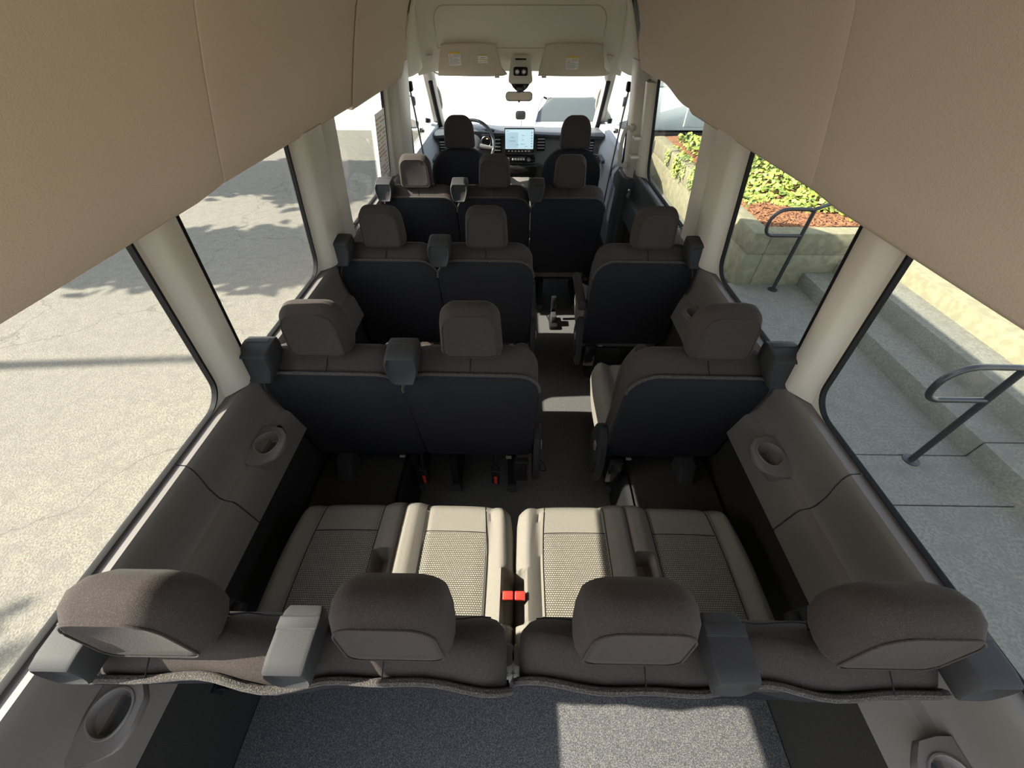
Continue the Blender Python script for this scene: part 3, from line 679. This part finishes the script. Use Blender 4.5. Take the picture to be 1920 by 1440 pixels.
# front seats
def front_seat(x, label):
    t = thing('cab_seat', label, 'seat', (x, 3.25, 0), 0, 'front seats')
    hw = .225; zb, zt = .40, .90; L = []
    for y, i in ((0, .03), (.01, .008), (.03, 0), (.09, 0), (.13, .012), (.15, .05)):
        l = inset(back_outline(hw, zb, zt + (.01 if y > .02 else 0), .15, .04, -.02, .03), i); L.append([(a, y + .04 * (1 - (c - zb) / .5), c) for a, c in l])
    B().loft(L).obj('backrest', M['backcloth'], t, 60)
    l = inset(back_outline(hw, zb, zt + .01, .15, .04, -.02, .03), .0); B().ring([(a, .05 + .04 * (1 - (c - zb) / .5), c) for a, c in l], .003, 5).obj('piping', M['felt'], t)
    add_headrest(t, .008, .225, .945, .20, .0, .10, .08, mt=M['fabric'], stitch=False)
    g, top = cushion_grid(hw + .01, .50, .42, .16, .03, 1, .10); g.obj('seat_cushion', M['cushion'], t, 60)
    B().rbox(-.2, .2, .08, .56, .0, .26, .03).obj('seat_base', M['black'], t)
    B().loft([[(x_, y, z) for x_, z in rrect(-.0, .05, 0, .055, .015, 3)] for y in (.05, .30)]).obj('armrest', M['fabric'], t).location = ((hw - .005) if x < 0 else (-hw - .045), 0, .56)
    return t
front_seat(-.445, 'driver seat behind the steering wheel, tall dark headrest')
front_seat(.41, 'front passenger seat behind the glovebox, tall dark headrest')

# rear benches (last row), each for two
def bench(s, label):
    """s = -1 left, +1 right; local x = 0 at the bench centre"""
    t = thing('rear_bench', label, 'bench', (s * .383, .105, 0), 0, 'two-person rear benches')
    hw = .372; zb, zt = .35, .868
    def wav(x): return .006 * math.sin(17 * x + s) + .004 * math.sin(31 * x)
    L = []
    for y, i, z in ((.004, .004, zt - .010), (.012, 0, zt - .002), (.03, 0, zt + .014), (.05, 0, zt + .030), (.07, .001, zt + .038), (.088, .006, zt + .034), (.102, .02, zt + .02), (.115, .05, zt - .01)):
        l = back_outline(hw, zb, z, .05, .03, .02, .0)
        q = []
        for k in range(len(l)):          # more points along the long top edge
            a, c = l[k], l[(k + 1) % len(l)]; n = 14 if abs(a[0] - c[0]) > .3 else 1
            for j in range(n): q.append((a[0] + (c[0] - a[0]) * j / n, a[1] + (c[1] - a[1]) * j / n))
        q = inset(q, i); L.append([(x, y + .075 * (1 - (c - zb) / (zt - zb)) + (wav(x) if c > zt - .1 and y < .08 else 0), c - (.012 * math.exp(-((x) / .06) ** 2) if c > zt - .05 else 0) + (wav(x * 1.3) * .7 if c > zt - .05 else 0)) for x, c in q])
    bk = B().loft(L).obj('backrest', M['fabric'], t, 60)
    lo = back_outline(hw + .006, zb - .01, zt - .002, .05, .03, .02, 0); q = []
    for k in range(len(lo)):
        a, c = lo[k], lo[(k + 1) % len(lo)]; n = 24 if abs(a[0] - c[0]) > .3 else 1
        for j in range(n): q.append((a[0] + (c[0] - a[0]) * j / n, a[1] + (c[1] - a[1]) * j / n))
    P = lambda l, y: [(x, y + .075 * (1 - (c - zb) / (zt - zb)) + (wav(x) if c > zt - .15 else 0), c + (wav(x * 1.3) * .7 - .012 * math.exp(-((x) / .06) ** 2) if c > zt - .06 else 0)) for x, c in l]
    B().loft([P(q, .008), P(inset(q, .001), 0), P(inset(q, .006), -.006), P(inset(q, .014), -.004), P(shr(q, .92), -.006), P(shr(q, .6), -.008)]).obj('back_panel', M['backcloth'], t, 60)
    lip = [p for p in P(inset(q, -.001), .001) if p[2] > zb + .10]
    k0 = max(range(len(lip)), key=lambda i: (Vector(lip[i]) - Vector(lip[i - 1])).length); lip = lip[k0:] + lip[:k0]
    B().tube(lip, .0065, 7).obj('felt_lip', M['felt'], t)
    for hx in ((-.222, .188), (-.187, .230))[s > 0]:
        add_headrest(t, hx, .186, .905, .177, .030, .095)
        sx = hx - .03 * (1 if s < 0 else -1)
        B().tube([(sx, -.001 + wav(sx), zt + .004), (sx, .03 + wav(sx), zt + .022), (sx, .06, zt + .040), (sx, .085, zt + .038)], .0012, 5).obj('top_seam', M['black'], bk)
    B().tube([(-hw + .03 + (2 * hw - .06) * k / 40, .094 + .002 * math.sin(k), zt + .042 - .004 * math.sin(k * .9) ** 2) for k in range(41)], .0014, 5).obj('front_seam', M['black'], bk)
    for gx in ((-.355, .018), (-.028, .375))[s > 0]: add_guide(t, gx, s, .880, .955, .86, .026)
    # cushion
    g, top = cushion_grid(.385, .50, .435, .16, .020, 2, .09, slots=((.03 if s > 0 else -.04, .335, .024, .055), (-s * .383, .27, .034, .065)), corner=.22)
    g.obj('seat_cushion', M['cushion'], t, 60)
    for u0, u1 in ((.125, .395), (.605, .875)):
        insert_patch(top, u0, u1, .06, .75).obj('woven_insert', M['weave'], t)
        for u in (u0 - .004, u1 + .004):
            B().tube([(lambda p: (p[0], p[1], p[2] + .0015))(top(u, .06 + .92 * k / 24)) for k in range(25)], .0012, 4).obj('seam', M['black'], t)
        B().tube([(lambda p: (p[0], p[1], p[2] + .0015))(top(u0 + (u1 - u0) * k / 16, .755)) for k in range(17)], .0014, 4).obj('seam', M['black'], t)
    B().rbox(-.34, .34, .10, .50, .24, .29, .01).obj('seat_frame', M['black'], t)
    for x in (-.25, .25): B().rbox(x - .025, x + .025, .12, .50, .0, .25, .012).obj('leg', M['black'], t)
    add_buckle(t, .03 if s > 0 else -.035, .315, .415, .1)
    bx = -s * .365
    add_buckle(t, bx, .27, .45, 0)
    # lap belt to the wall
    wv = []
    for k in range(13):
        u = k / 12; wv.append((s * (.40 + .07 * u), .215 + .01 * u, .45 + .09 * u - .02 * math.sin(u * 3.14)))
    B().loft([[(x, y - .022, z), (x, y + .022, z + .004), (x, y + .022, z + .006), (x, y - .022, z + .002)] for x, y, z in wv]).obj('lap_belt', M['belt'], t)
    B().rbox(*sorted((s * .445, s * .475)), .20, .235, .60, .606, .002).obj('belt_tongue', M['chrome'], t)
    B().rbox(*sorted((s * .395, s * .425)), .19, .235, .44, .475, .006).obj('belt_anchor', M['plastic'], t)
    B().loft([[(x - s * .355, y, z) for x, y in rrect(-.03, .03, a, c, .015, 3)] for z, a, c in ((.40, .09, .135), (.455, .09, .15), (.47, .095, .14))]).obj('cushion_corner', M['cushion'], t)
    return t
bench(-1, 'left rear bench with two seats, nearest the camera')
bench(1, 'right rear bench with two seats, nearest the camera')

# hanging buckles below the row backs
def hang(x, y, lab):
    t = thing('hanging_buckle', lab, 'seat belt buckle', (x, y, .0), 0, 'belt buckles hanging under the seats')
    B().tube([(0, .03, .36), (0, 0, .27)], .008).obj('stalk', M['blackgloss'], t)
    B().rbox(-.018, .018, -.018, .012, .17, .275, .005).obj('housing', M['blackgloss'], t)
    B().rbox(-.006, .006, -.020, -.016, .18, .235, .001).obj('release_button', M['red'], t, label='red release button')
hang(-.40, .93, 'belt buckle hanging between the left pair ahead of the rear benches')
hang(-.085, .93, 'belt buckle hanging under the left aisle seat ahead of rear benches')
# floor track latch in the aisle
fl2 = thing('floor_latch', 'black floor latch with chrome pins on the aisle under the third front-row seat', 'latch', (.27, 2.36, 0))
B().rbox(-.03, .03, -.06, .10, .0, .035, .008).obj('latch_base', M['black'], fl2)
B().rbox(-.02, .02, -.02, .05, .03, .09, .008).obj('latch_body', M['plastic'], fl2)
B().tube([(-.045, .10, .02), (-.03, .02, .03)], .004).obj('pin', M['chrome'], fl2)
B().rbox(-.018, .018, .06, .09, .08, .20, .006).obj('latch_arm', M['blackgloss'], fl2)
# wheel arches
for s in (-1, 1):
    t = thing('wheel_arch_cover', 'dark rounded wheel arch cover on the floor at the %s wall' % ('left' if s < 0 else 'right'), 'wheel arch', (s * .68, .95, 0))
    L = []
    for k in range(13):
        a = math.pi * k / 12; L.append([(x, .40 * math.cos(a) - .10, max(0.002, (z) * math.sin(a) ** .6)) for x, z in ((s * .15, .27), (-s * .17, .27), (-s * .188, .255), (-s * .195, .235), (-s * .20, .0), (s * .15, 0))])
    B().loft(L).obj('arch_shell', M['carpet'], t, 60)
    L = [[(x, .42 * math.cos(math.pi * k / 12) - .10, max(.003, z * math.sin(math.pi * k / 12) ** .6)) for x, z in ((-s * .20, .285), (-s * .215, .275), (-s * .222, .25), (-s * .222, .0), (-s * .20, .0))] for k in range(13)]
    B().loft([[(p[0], p[1] * 1.0, p[2] * .93) for p in l] for l in L]).obj('arch_rim', M['black'], t, 60)
# cup holders on the side trims
def cup_holder(s, y, label, sc_=1.0, flip=1):
    t = thing('cup_holder', label, 'cup holder', (s * .845, y, .70), 0, 'cup holders in the side trims')
    # tray outline (local, x towards the cabin is negative*s)
    o = [(.0, -.080), (-.045, -.075), (-.092, -.055), (-.104, -.02), (-.098, .025), (-.07, .058), (-.03, .066), (.0, .066)]
    o = [(s * a * sc_, c * flip * sc_) for a, c in o]
    if s * flip < 0: o = o[::-1]
    cx, cy, r = s * -.045 * sc_, 0, .038 * sc_; N = 32
    def ray(loop, a):
        dx, dy = math.cos(a), math.sin(a); best = None
        for i in range(len(loop)):
            (x1, y1), (x2, y2) = loop[i], loop[(i + 1) % len(loop)]; x1 -= cx; x2 -= cx; y1 -= cy; y2 -= cy
            ex, ey = x2 - x1, y2 - y1; den = dx * ey - dy * ex
            if abs(den) < 1e-9: continue
            tt = (x1 * ey - y1 * ex) / den; u = (x1 * dy - y1 * dx) / den
            if tt > 0 and -1e-6 <= u <= 1 + 1e-6 and (best is None or tt < best): best = tt
        return best or r * 1.3
    A = [2 * math.pi * k / N for k in range(N)]; rad = [ray(o, a) for a in A]
    def lp(f, z, kx=1): return [((cx + math.cos(a) * f(q)) * kx, cy + math.sin(a) * f(q), z(a) if callable(z) else z) for a, q in zip(A, rad)]
    low = lambda a: -.0 - .016 * max(0, -math.sin(a) * flip) ** 2
    B().loft([lp(lambda q: q * .85, -.095, .35), lp(lambda q: q * .95, -.04, .78), lp(lambda q: q, -.018), lp(lambda q: q, lambda a: -.006 + low(a)), lp(lambda q: q * .985, lambda a: low(a)), lp(lambda q: r * 1.06, lambda a: low(a) * .8), lp(lambda q: r, lambda a: -.004 + low(a) * .8), lp(lambda q: r * .9, -.040, .93), lp(lambda q: r * .5, -.044, .93)]).obj('holder_tray', M['trim'], t, 50)
    B().revolve([(r * .80, -.043), (r * .78, -.040), (r * .3, -.040)], (cx * .93, cy, 0), 'z', 24).obj('well_floor', M['trim_dark'], t)
    B().ring([(cx + math.cos(a) * r * 1.05, cy + math.sin(a) * r * 1.05, .001 + low(a) * .8) for a in A if math.sin(a) * flip > -.5 or True], .003, 6).obj('rim', M['trim'], t)
cup_holder(-1, .74, 'taupe cup holder on the left trim beside the window seat')
cup_holder(1, .72, 'grey cup holder on the right trim ahead of the right rear bench')
cup_holder(-1, .075, 'large taupe cup holder at the lower left, behind the left rear bench')
cup_holder(1, .0, 'cup holder at the lower right, behind the right rear bench')
cup_holder(1, 1.50, 'small cup holder on the right trim beside the second-row single seat', .8)
us = thing('charging_socket', 'small black charging socket on the left trim near the cup holder', 'socket', (-.812, .82, .655))
B().rbox(-.002, .010, -.010, .010, -.022, .022, .004).obj('socket_body', M['black'], us)
B().rbox(.0095, .0115, -.004, .004, -.010, .002, .0008).obj('socket_port', M['silver'], us)
for i, (x, y, z, lab) in enumerate(((.845, .17, .30, 'small chrome tie hook on the right carpeted side wall'), (-.845, .16, .30, 'small dark tie hook on the left carpeted side wall'))):
    t = thing('tie_hook', lab, 'hook', (x, y, z)); s = 1 if x > 0 else -1
    B().tube(smooth_pts([(0, 0, .02), (-s * .02, 0, .015), (-s * .022, 0, -.01), (0, 0, -.015)]), .004).obj('loop', M['chrome'] if s > 0 else M['black'], t)
    B().rbox(-.006, .006, -.012, .012, -.025, .03, .003).obj('plate', M['black'], t)
# paper sheet stuck on the front left window, seen from behind
ws = thing('window_sticker', 'white printed paper sheet stuck on the front left side window', 'sticker', (-(wx(1.0) - .012), 2.72, 1.06))
def lean(a, c, e): return (a + .115 * e, c, e)
B().rbox(0, .001, -.10, .11, -.15, .20, .0004, tf=lean).obj('sheet', M['label'], ws)
b = B()
random.seed(2)
for k in range(15):
    z = -.13 + k * .021; y = -.085
    while y < .09:
        l = random.uniform(.01, .035)
        if random.random() < .75: b.rbox(.001, .0018, y, min(.095, y + l), z, z + .007, .0003, tf=lean)
        y += l + .008
b.obj('print', M['inkred'], ws)
# belts hanging at the front doors
for s in (-1, 1):
    t = thing('front_seat_belt', 'black seat belt hanging at the %s front door pillar' % ('left' if s < 0 else 'right'), 'seat belt', (s * .765, 3.42, 0))
    B().loft([[(s * (.02 - .05 * u + .02 * u * u), .03 + .12 * u - .022, 1.28 - .95 * u), (s * (.02 - .05 * u + .02 * u * u), .03 + .12 * u + .022, 1.28 - .95 * u), (s * (.022 - .05 * u + .02 * u * u), .03 + .12 * u + .022, 1.28 - .95 * u), (s * (.022 - .05 * u + .02 * u * u), .03 + .12 * u - .022, 1.28 - .95 * u)] for u in [k / 10 for k in range(11)]]).obj('webbing', M['belt'], t)
    B().rbox(*sorted((s * .0, s * .03)), .0, .06, 1.26, 1.32, .01).obj('belt_loop', M['black'], t)
    B().rbox(*sorted((-s * .03, s * .0)), .06, .10, 1.0, 1.03, .004).obj('belt_tongue', M['chrome'], t)

# ================================================================== OUTSIDE
g = struct('ground_asphalt')
B().grid(lambda u, v: (-30 + 60 * u, -15 + 60 * v, GZ), 20, 20).obj('asphalt_surface', M['asphalt'], g)
bpy.data.objects.remove(bpy.data.objects['ground_asphalt']) if False else None
ap = struct('ground_glare_white')
B().rbox(-30, 30, 12, 60, GZ - .05, GZ + .004, .003).obj('glare_white_surface', mat('glare_white_ground', (.72, .71, .68), .8), ap)  # overexposed sunlit ground ahead, its glare painted as a near-white colour
B().rbox(-2.4, 2.3, 6.0, 12, GZ - .05, GZ + .004, .003).obj('glare_white_surface', bpy.data.materials['glare_white_ground'], ap)  # same painted glare, patch added to bounce light into the cab
# sidewalk slabs
sw = struct('ground_sidewalk')
ys = [-3.5, -.9, 1.235, 1.62, 3.1, 5.2, 7.3, 9.4, 11.5]
for a, c in zip(ys, ys[1:]):
    B().rbox(1.30, 2.2, a + .004, c - .004, SW - .14, SW, .006).obj('slab', M['concrete'], sw)
    B().rbox(2.206, 3.25 if c < 4.0 else 2.45, a + .004, c - .004 if c < 4 or a > 4 else 3.95, SW - .14, SW, .006).obj('slab', M['concrete'], sw)
B().rbox(2.2, 3.26, 3.09, 3.97, SW - .14, SW - .0005, .003).obj('slab', M['concrete'], sw)
B().rbox(2.2, 7, -3.5, 3.9, SW - .2, SW - .145, .003).obj('slab_bed', M['concrete'], sw)
for k in range(20):
    y = -3.5 + k * .75; B().rbox(1.15, 1.297, y + .003, y + .747, GZ - .1, SW, .015).obj('curb_stone', M['concrete'], sw)
# steps
stp = thing('concrete_steps', 'grey concrete steps rising away from the sidewalk on the right', 'steps')
X0 = 3.25 * 2.25 / 2.32
X0 = 3.155
for k, (xa, xb, z) in enumerate(((X0, X0 + .31, SW + .155), (X0 + .31, X0 + .62, SW + .31), (X0 + .62, 6.5, SW + .465))):
    for a, c in ((-3.0, 1.617), (1.623, 3.935)):
        B().rbox(xa, xb + (.02 if k < 2 else 0), a, c, SW - .10, z, .012).obj('step_block', M['wallconc'] if k == 2 else M['concrete'], stp)
# planter
pl = thing('concrete_planter', 'long low concrete planter wall filled with mulch and ivy', 'planter')
PX, PY, PT = 2.45, 3.94, .035
for z0, z1, o_ in ((SW - .05, PT - .235, .0), (PT - .228, PT, .0)):
    B().rbox(PX, PX + .18, PY, 8.1, z0, z1, .012).obj('side_course', M['wallconc'], pl)
    B().rbox(PX + .181, 7.0, PY, PY + .18, z0, z1, .012).obj('end_course', M['wallconc'], pl)
B().rbox(PX + .01, PX + .17, PY + .01, 8.09, PT - .24, PT - .22, .002).obj('joint', M['wallconc'], pl)
B().rbox(PX + .18, 7.0, PY + .01, PY + .17, PT - .24, PT - .22, .002).obj('joint', M['wallconc'], pl)
B().grid(lambda u, v: (PX + .17 + 4.2 * u, PY + .17 + 4.0 * v, PT - .03 + .25 * u * u + .03 * math.sin(9 * u + 7 * v)), 24, 24).obj('soil', M['mulch'], pl)
random.seed(7); b = B()
for k in range(2600):
    x = PX + .2 + 2.6 * random.random() ** 1.2; y = PY + .2 + 1.6 * random.random() ** 1.4; u = (x - PX - .17) / 4.2; v = (y - PY - .17) / 4.0
    z = PT - .025 + .25 * u * u + .03 * math.sin(9 * u + 7 * v); a = random.random() * 3.14; l = random.uniform(.015, .045); ww = .007
    dx, dy = math.cos(a) * l, math.sin(a) * l; nx, ny = -math.sin(a) * ww, math.cos(a) * ww; q = random.uniform(-.01, .015)
    i = len(b.v); b.v += [(x - dx - nx, y - dy - ny, z), (x + dx - nx, y + dy - ny, z + q), (x + dx + nx, y + dy + ny, z + q), (x - dx + nx, y - dy + ny, z), (x, y, z + .012)]
    b.f += [(i, i + 1, i + 4), (i + 1, i + 2, i + 4), (i + 2, i + 3, i + 4), (i + 3, i, i + 4)]
b.obj('bark_chips', M['mulch'], pl, 20, kind='stuff')
iv = B(); random.seed(11)
def leaf(b, p, r, nrm):
    t = nrm.orthogonal().normalized(); t.rotate(Matrix.Rotation(random.random() * 6.28, 3, nrm)); u = nrm.cross(t)
    i = len(b.v); pts = [(0, -.9), (.8, -.35), (.55, .35), (0, 1), (-.55, .35), (-.8, -.35)]
    b.v.append(tuple(p + nrm * r * .18)); b.v += [tuple(p + t * r * a + u * r * c) for a, c in pts]
    b.f += [(i, i + 1 + k, i + 1 + (k + 1) % 6) for k in range(6)]
def soilz(x, y):
    u = (x - PX - .17) / 4.2; v = (y - PY - .17) / 4.0; return PT - .03 + .25 * u * u
for k in range(9000):
    x = PX + .22 + 3.2 * random.random(); y = PY + .55 + 3.1 * random.random()
    d = .28 * min(1, max(0, (y - PY - .5 - .25 * math.sin(x * 5)) / .5)) * (.6 + .4 * math.sin(x * 4.1 + y * 2.3))
    if d < .02: continue
    z = soilz(x, y) + d * random.random() ** .5 + .02
    leaf(iv, Vector((x, y, z)), random.uniform(.022, .042), Vector((random.gauss(-.3, .5), random.gauss(-.3, .5), 1)).normalized())
for k in range(46):                # trailing strands over the street side of the wall
    y = PY + 1.2 + 2.0 * random.random(); l = random.uniform(.08, .42) * (1 if y > PY + 1.8 else .7); n = int(l / .016)
    for j in range(n):
        u = j / n; leaf(iv, Vector((PX + .16 - .18 * min(1, u * 3) - .012 + random.gauss(0, .012), y + random.gauss(0, .02), PT + .05 * math.sin(min(1, u * 3) * 3.1) + .02 - l * max(0, u - .3))), random.uniform(.014, .026), Vector((-1 if u > .3 else -.3, random.gauss(0, .5), .6)).normalized())
ivo = iv.obj('ivy_ground_cover', M['ivy'], None, 20); ivo['kind'] = 'stuff'; ivo['label'] = 'green ivy covering the planter and trailing over its wall'; ivo['category'] = 'ivy'
sp = B(); random.seed(5)
for k in range(60):
    leaf(sp, Vector((3.62 + random.gauss(0, .04), PY + .42 + random.gauss(0, .04), soilz(3.6, PY + .4) + .02 + .16 * random.random())), .025, Vector((random.gauss(0, .6), random.gauss(-.4, .6), .8)).normalized())
o = sp.obj('small_ivy_plant', mat('young_ivy', (.35, .45, .05), .6), None, 20); o['label'] = 'small bright ivy sprig alone in the mulch near the rail'; o['category'] = 'plant'
# handrails
def rail(x, y, label):
    t = thing('handrail', label, 'handrail', (x, y, SW), 0, 'dark steel handrails at the steps')
    H = .865
    B().tube([(0, 0, 0), (0, 0, H)], .019, 12).obj('post', M['rail'], t)
    B().tube(smooth_pts([(2.2, 0, H + .9), (.4, 0, H + .17), (.02, 0, H + .01), (-.05, 0, H), (-.25, 0, H), (-.33, 0, H - .03), (-.375, 0, H - .09), (-.38, 0, H - .16), (-.36, 0, H - .22), (-.31, 0, H - .25), (-.25, 0, H - .255), (0, 0, H - .255)], 5), .0175, 12).obj('rail_loop', M['rail'], t)
    B().revolve([(.05, 0), (.05, .006), (.022, .012), (.02, .012)], (0, 0, 0), 'z', 18).obj('base_ring', M['rail'], t)
rail(2.745, 1.575, 'nearer dark steel handrail at the foot of the steps')
rail(2.84, 3.83, 'farther steel handrail beside the planter wall')

# parked vehicles ahead
def wheel(t, x, y, r=.33):
    wv = B().revolve([(r * .6, -.10), (r, -.09), (r, .09), (r * .6, .10)], (x, y, GZ + r), 'x', 24).obj('tyre', M['black'], t)
    B().revolve([(r * .62, -.11), (r * .58, .11)], (x, y, GZ + r), 'x', 20).obj('hub', M['silver'], wv)
car = thing('parked_car', 'white car with dark curved windshield parked ahead beyond the dashboard', 'car', (.95, 8.0, 0))
def csec(y, hw, z0, z1, r): return [(x, y, z) for x, z in rrect(-hw, hw, z0, z1, (.05, .05, r, r), 5)]
B().loft([csec(-1.35, .62, GZ + .3, GZ + .62, .12), csec(-1.25, .78, GZ + .2, GZ + .75, .14), csec(-.9, .86, GZ + .2, GZ + .84, .14), csec(0, .89, GZ + .2, GZ + .95, .12), csec(1.6, .89, GZ + .2, GZ + .98, .12), csec(2.9, .84, GZ + .22, GZ + .95, .12), csec(3.05, .7, GZ + .3, GZ + .7, .1)]).obj('car_body', M['whitepaint'], car, 50)
B().loft([csec(-.10, .70, GZ + .85, GZ + .95, .04), csec(.1, .66, GZ + .85, GZ + 1.06, .10), csec(.30, .58, GZ + .85, GZ + 1.18, .22), csec(.55, .48, GZ + .85, GZ + 1.24, .2), csec(2.0, .62, GZ + .85, GZ + 1.26, .2), csec(2.6, .66, GZ + .85, GZ + 1.1, .15)]).obj('cabin_glass', M['darkglass'], car, 50)
B().loft([csec(.42, .46, GZ + 1.16, GZ + 1.235, .06), csec(.6, .62, GZ + 1.12, GZ + 1.29, .06), csec(1.9, .66, GZ + 1.12, GZ + 1.29, .06), csec(2.1, .56, GZ + 1.10, GZ + 1.2, .05)]).obj('roof', M['whitepaint'], car, 50)
for s in (-1, 1):
    B().tube([(s * .73, -.25, GZ + .92), (s * .62, .25, GZ + 1.14), (s * .52, .60, GZ + 1.25)], .05).obj('windshield_pillar', M['whitepaint'], car)
    B().rbox(s * .63 - .11, s * .63 + .11, -1.33, -1.1, GZ + .55, GZ + .68, .04).obj('headlight', M['silver'], car)
    B().rbox(s * .92 - .09, s * .92 + .09, -.05, .04, GZ + .95, GZ + 1.08, .04).obj('side_mirror', M['black'], car)
    for y in (-.7, 2.2): wheel(car, s * .80, y)
B().rbox(-.42, .42, -1.37, -1.3, GZ + .36, GZ + .52, .03).obj('grille', M['black'], car)
tk = thing('delivery_truck', 'pale green and white truck cab parked past the planter', 'truck', (3.2, 9.2, GZ))
B().rbox(-.9, 3.4, 0, 2.1, .55, 1.25, .05).obj('cab_lower', M['greenwhite'], tk)
B().rbox(-.7, 3.4, .03, 2.07, 1.25, 2.3, .08).obj('cab_upper', M['whitepaint'], tk)
B().rbox(-.9, 3.4, -.02, .3, .30, .53, .03).obj('rocker', M['black'], tk)
dr_ = B().rbox(.1, 1.0, -.02, .02, .62, 2.15, .03).obj('door', M['greenwhite'], tk)
B().rbox(.18, .92, -.03, -.015, 1.32, 2.05, .02).obj('door_window', M['darkglass'], dr_)
B().rbox(.16, .28, -.05, -.02, 1.12, 1.16, .01).obj('door_handle', M['black'], dr_)
B().rbox(-.05, .10, -.25, -.15, 1.45, 1.85, .03).obj('mirror', M['black'], tk)
for x in (-.4, 2.6):
    wv = B().revolve([(.2, -.12), (.4, -.10), (.4, .10), (.2, .12)], (x, .15, .4), 'y', 24).obj('tyre', M['black'], tk)
# trees and lamp post that throw the shadows on the asphalt, left of the van
def tree(x, y, h, r, label, n=2200, seed=1):
    random.seed(seed); t = thing('parking_lot_tree', label, 'tree', (x, y, GZ), 0, 'trees along the car park')
    B().tube([(0, 0, 0), (.05, .02, h * .35), (0, .05, h * .7)], [.14, .11, .06], 10).obj('trunk', M['bark'], t)
    b = B()
    for k in range(9):
        a = k * 2.4; b.tube([(0, 0, h * .4 + k * .1), (math.cos(a) * r * .45, math.sin(a) * r * .45, h * .62 + k * .1), (math.cos(a) * r * .8, math.sin(a) * r * .8, h * .72 + .12 * k)], [.05, .03, .012], 6)
    b.obj('branches', M['bark'], t, kind='stuff')
    b = B(); cl = [(random.gauss(0, r * .9), random.gauss(0, r * .3), h * .78 + random.gauss(0, r * .5)) for _ in range(60)]
    for k in range(n):
        c = random.choice(cl); p = Vector((c[0] + random.gauss(0, .20), c[1] + random.gauss(0, .20), c[2] + random.gauss(0, .16)))
        leaf(b, p, random.uniform(.08, .17), Vector((random.gauss(0, 1), random.gauss(0, 1), random.gauss(0, 1) + .3)).normalized())
    b.obj('foliage', M['leafdark'], t, 20, kind='stuff')
tree(-9.6, -.2, 5.5, .85, 'broad leafy tree left of the van, level with the rear benches', 9000, seed=3)
tree(-9.4, 4.35, 5.7, .72, 'leafy tree left of the van, level with the front rows', 12000, seed=8)
tree(-9.6, 7.6, 5.7, 1.25, 'leafy tree farther ahead on the left of the car park', 12000, seed=12)
lp = thing('lamp_post', 'tall grey lamp post in the car park left of the van', 'lamp post', (-11.2, 2.12, GZ))
B().tube([(0, 0, 0), (0, 0, 7.6)], [.09, .05], 14).obj('pole', M['silver'], lp)
B().rbox(-.15, .15, -.15, .15, 7.6, 7.75, .03).obj('lamp_head', M['silver'], lp)
B().rbox(-.25, .25, -.25, .25, 0, .3, .03).obj('plinth', M['concrete'], lp)
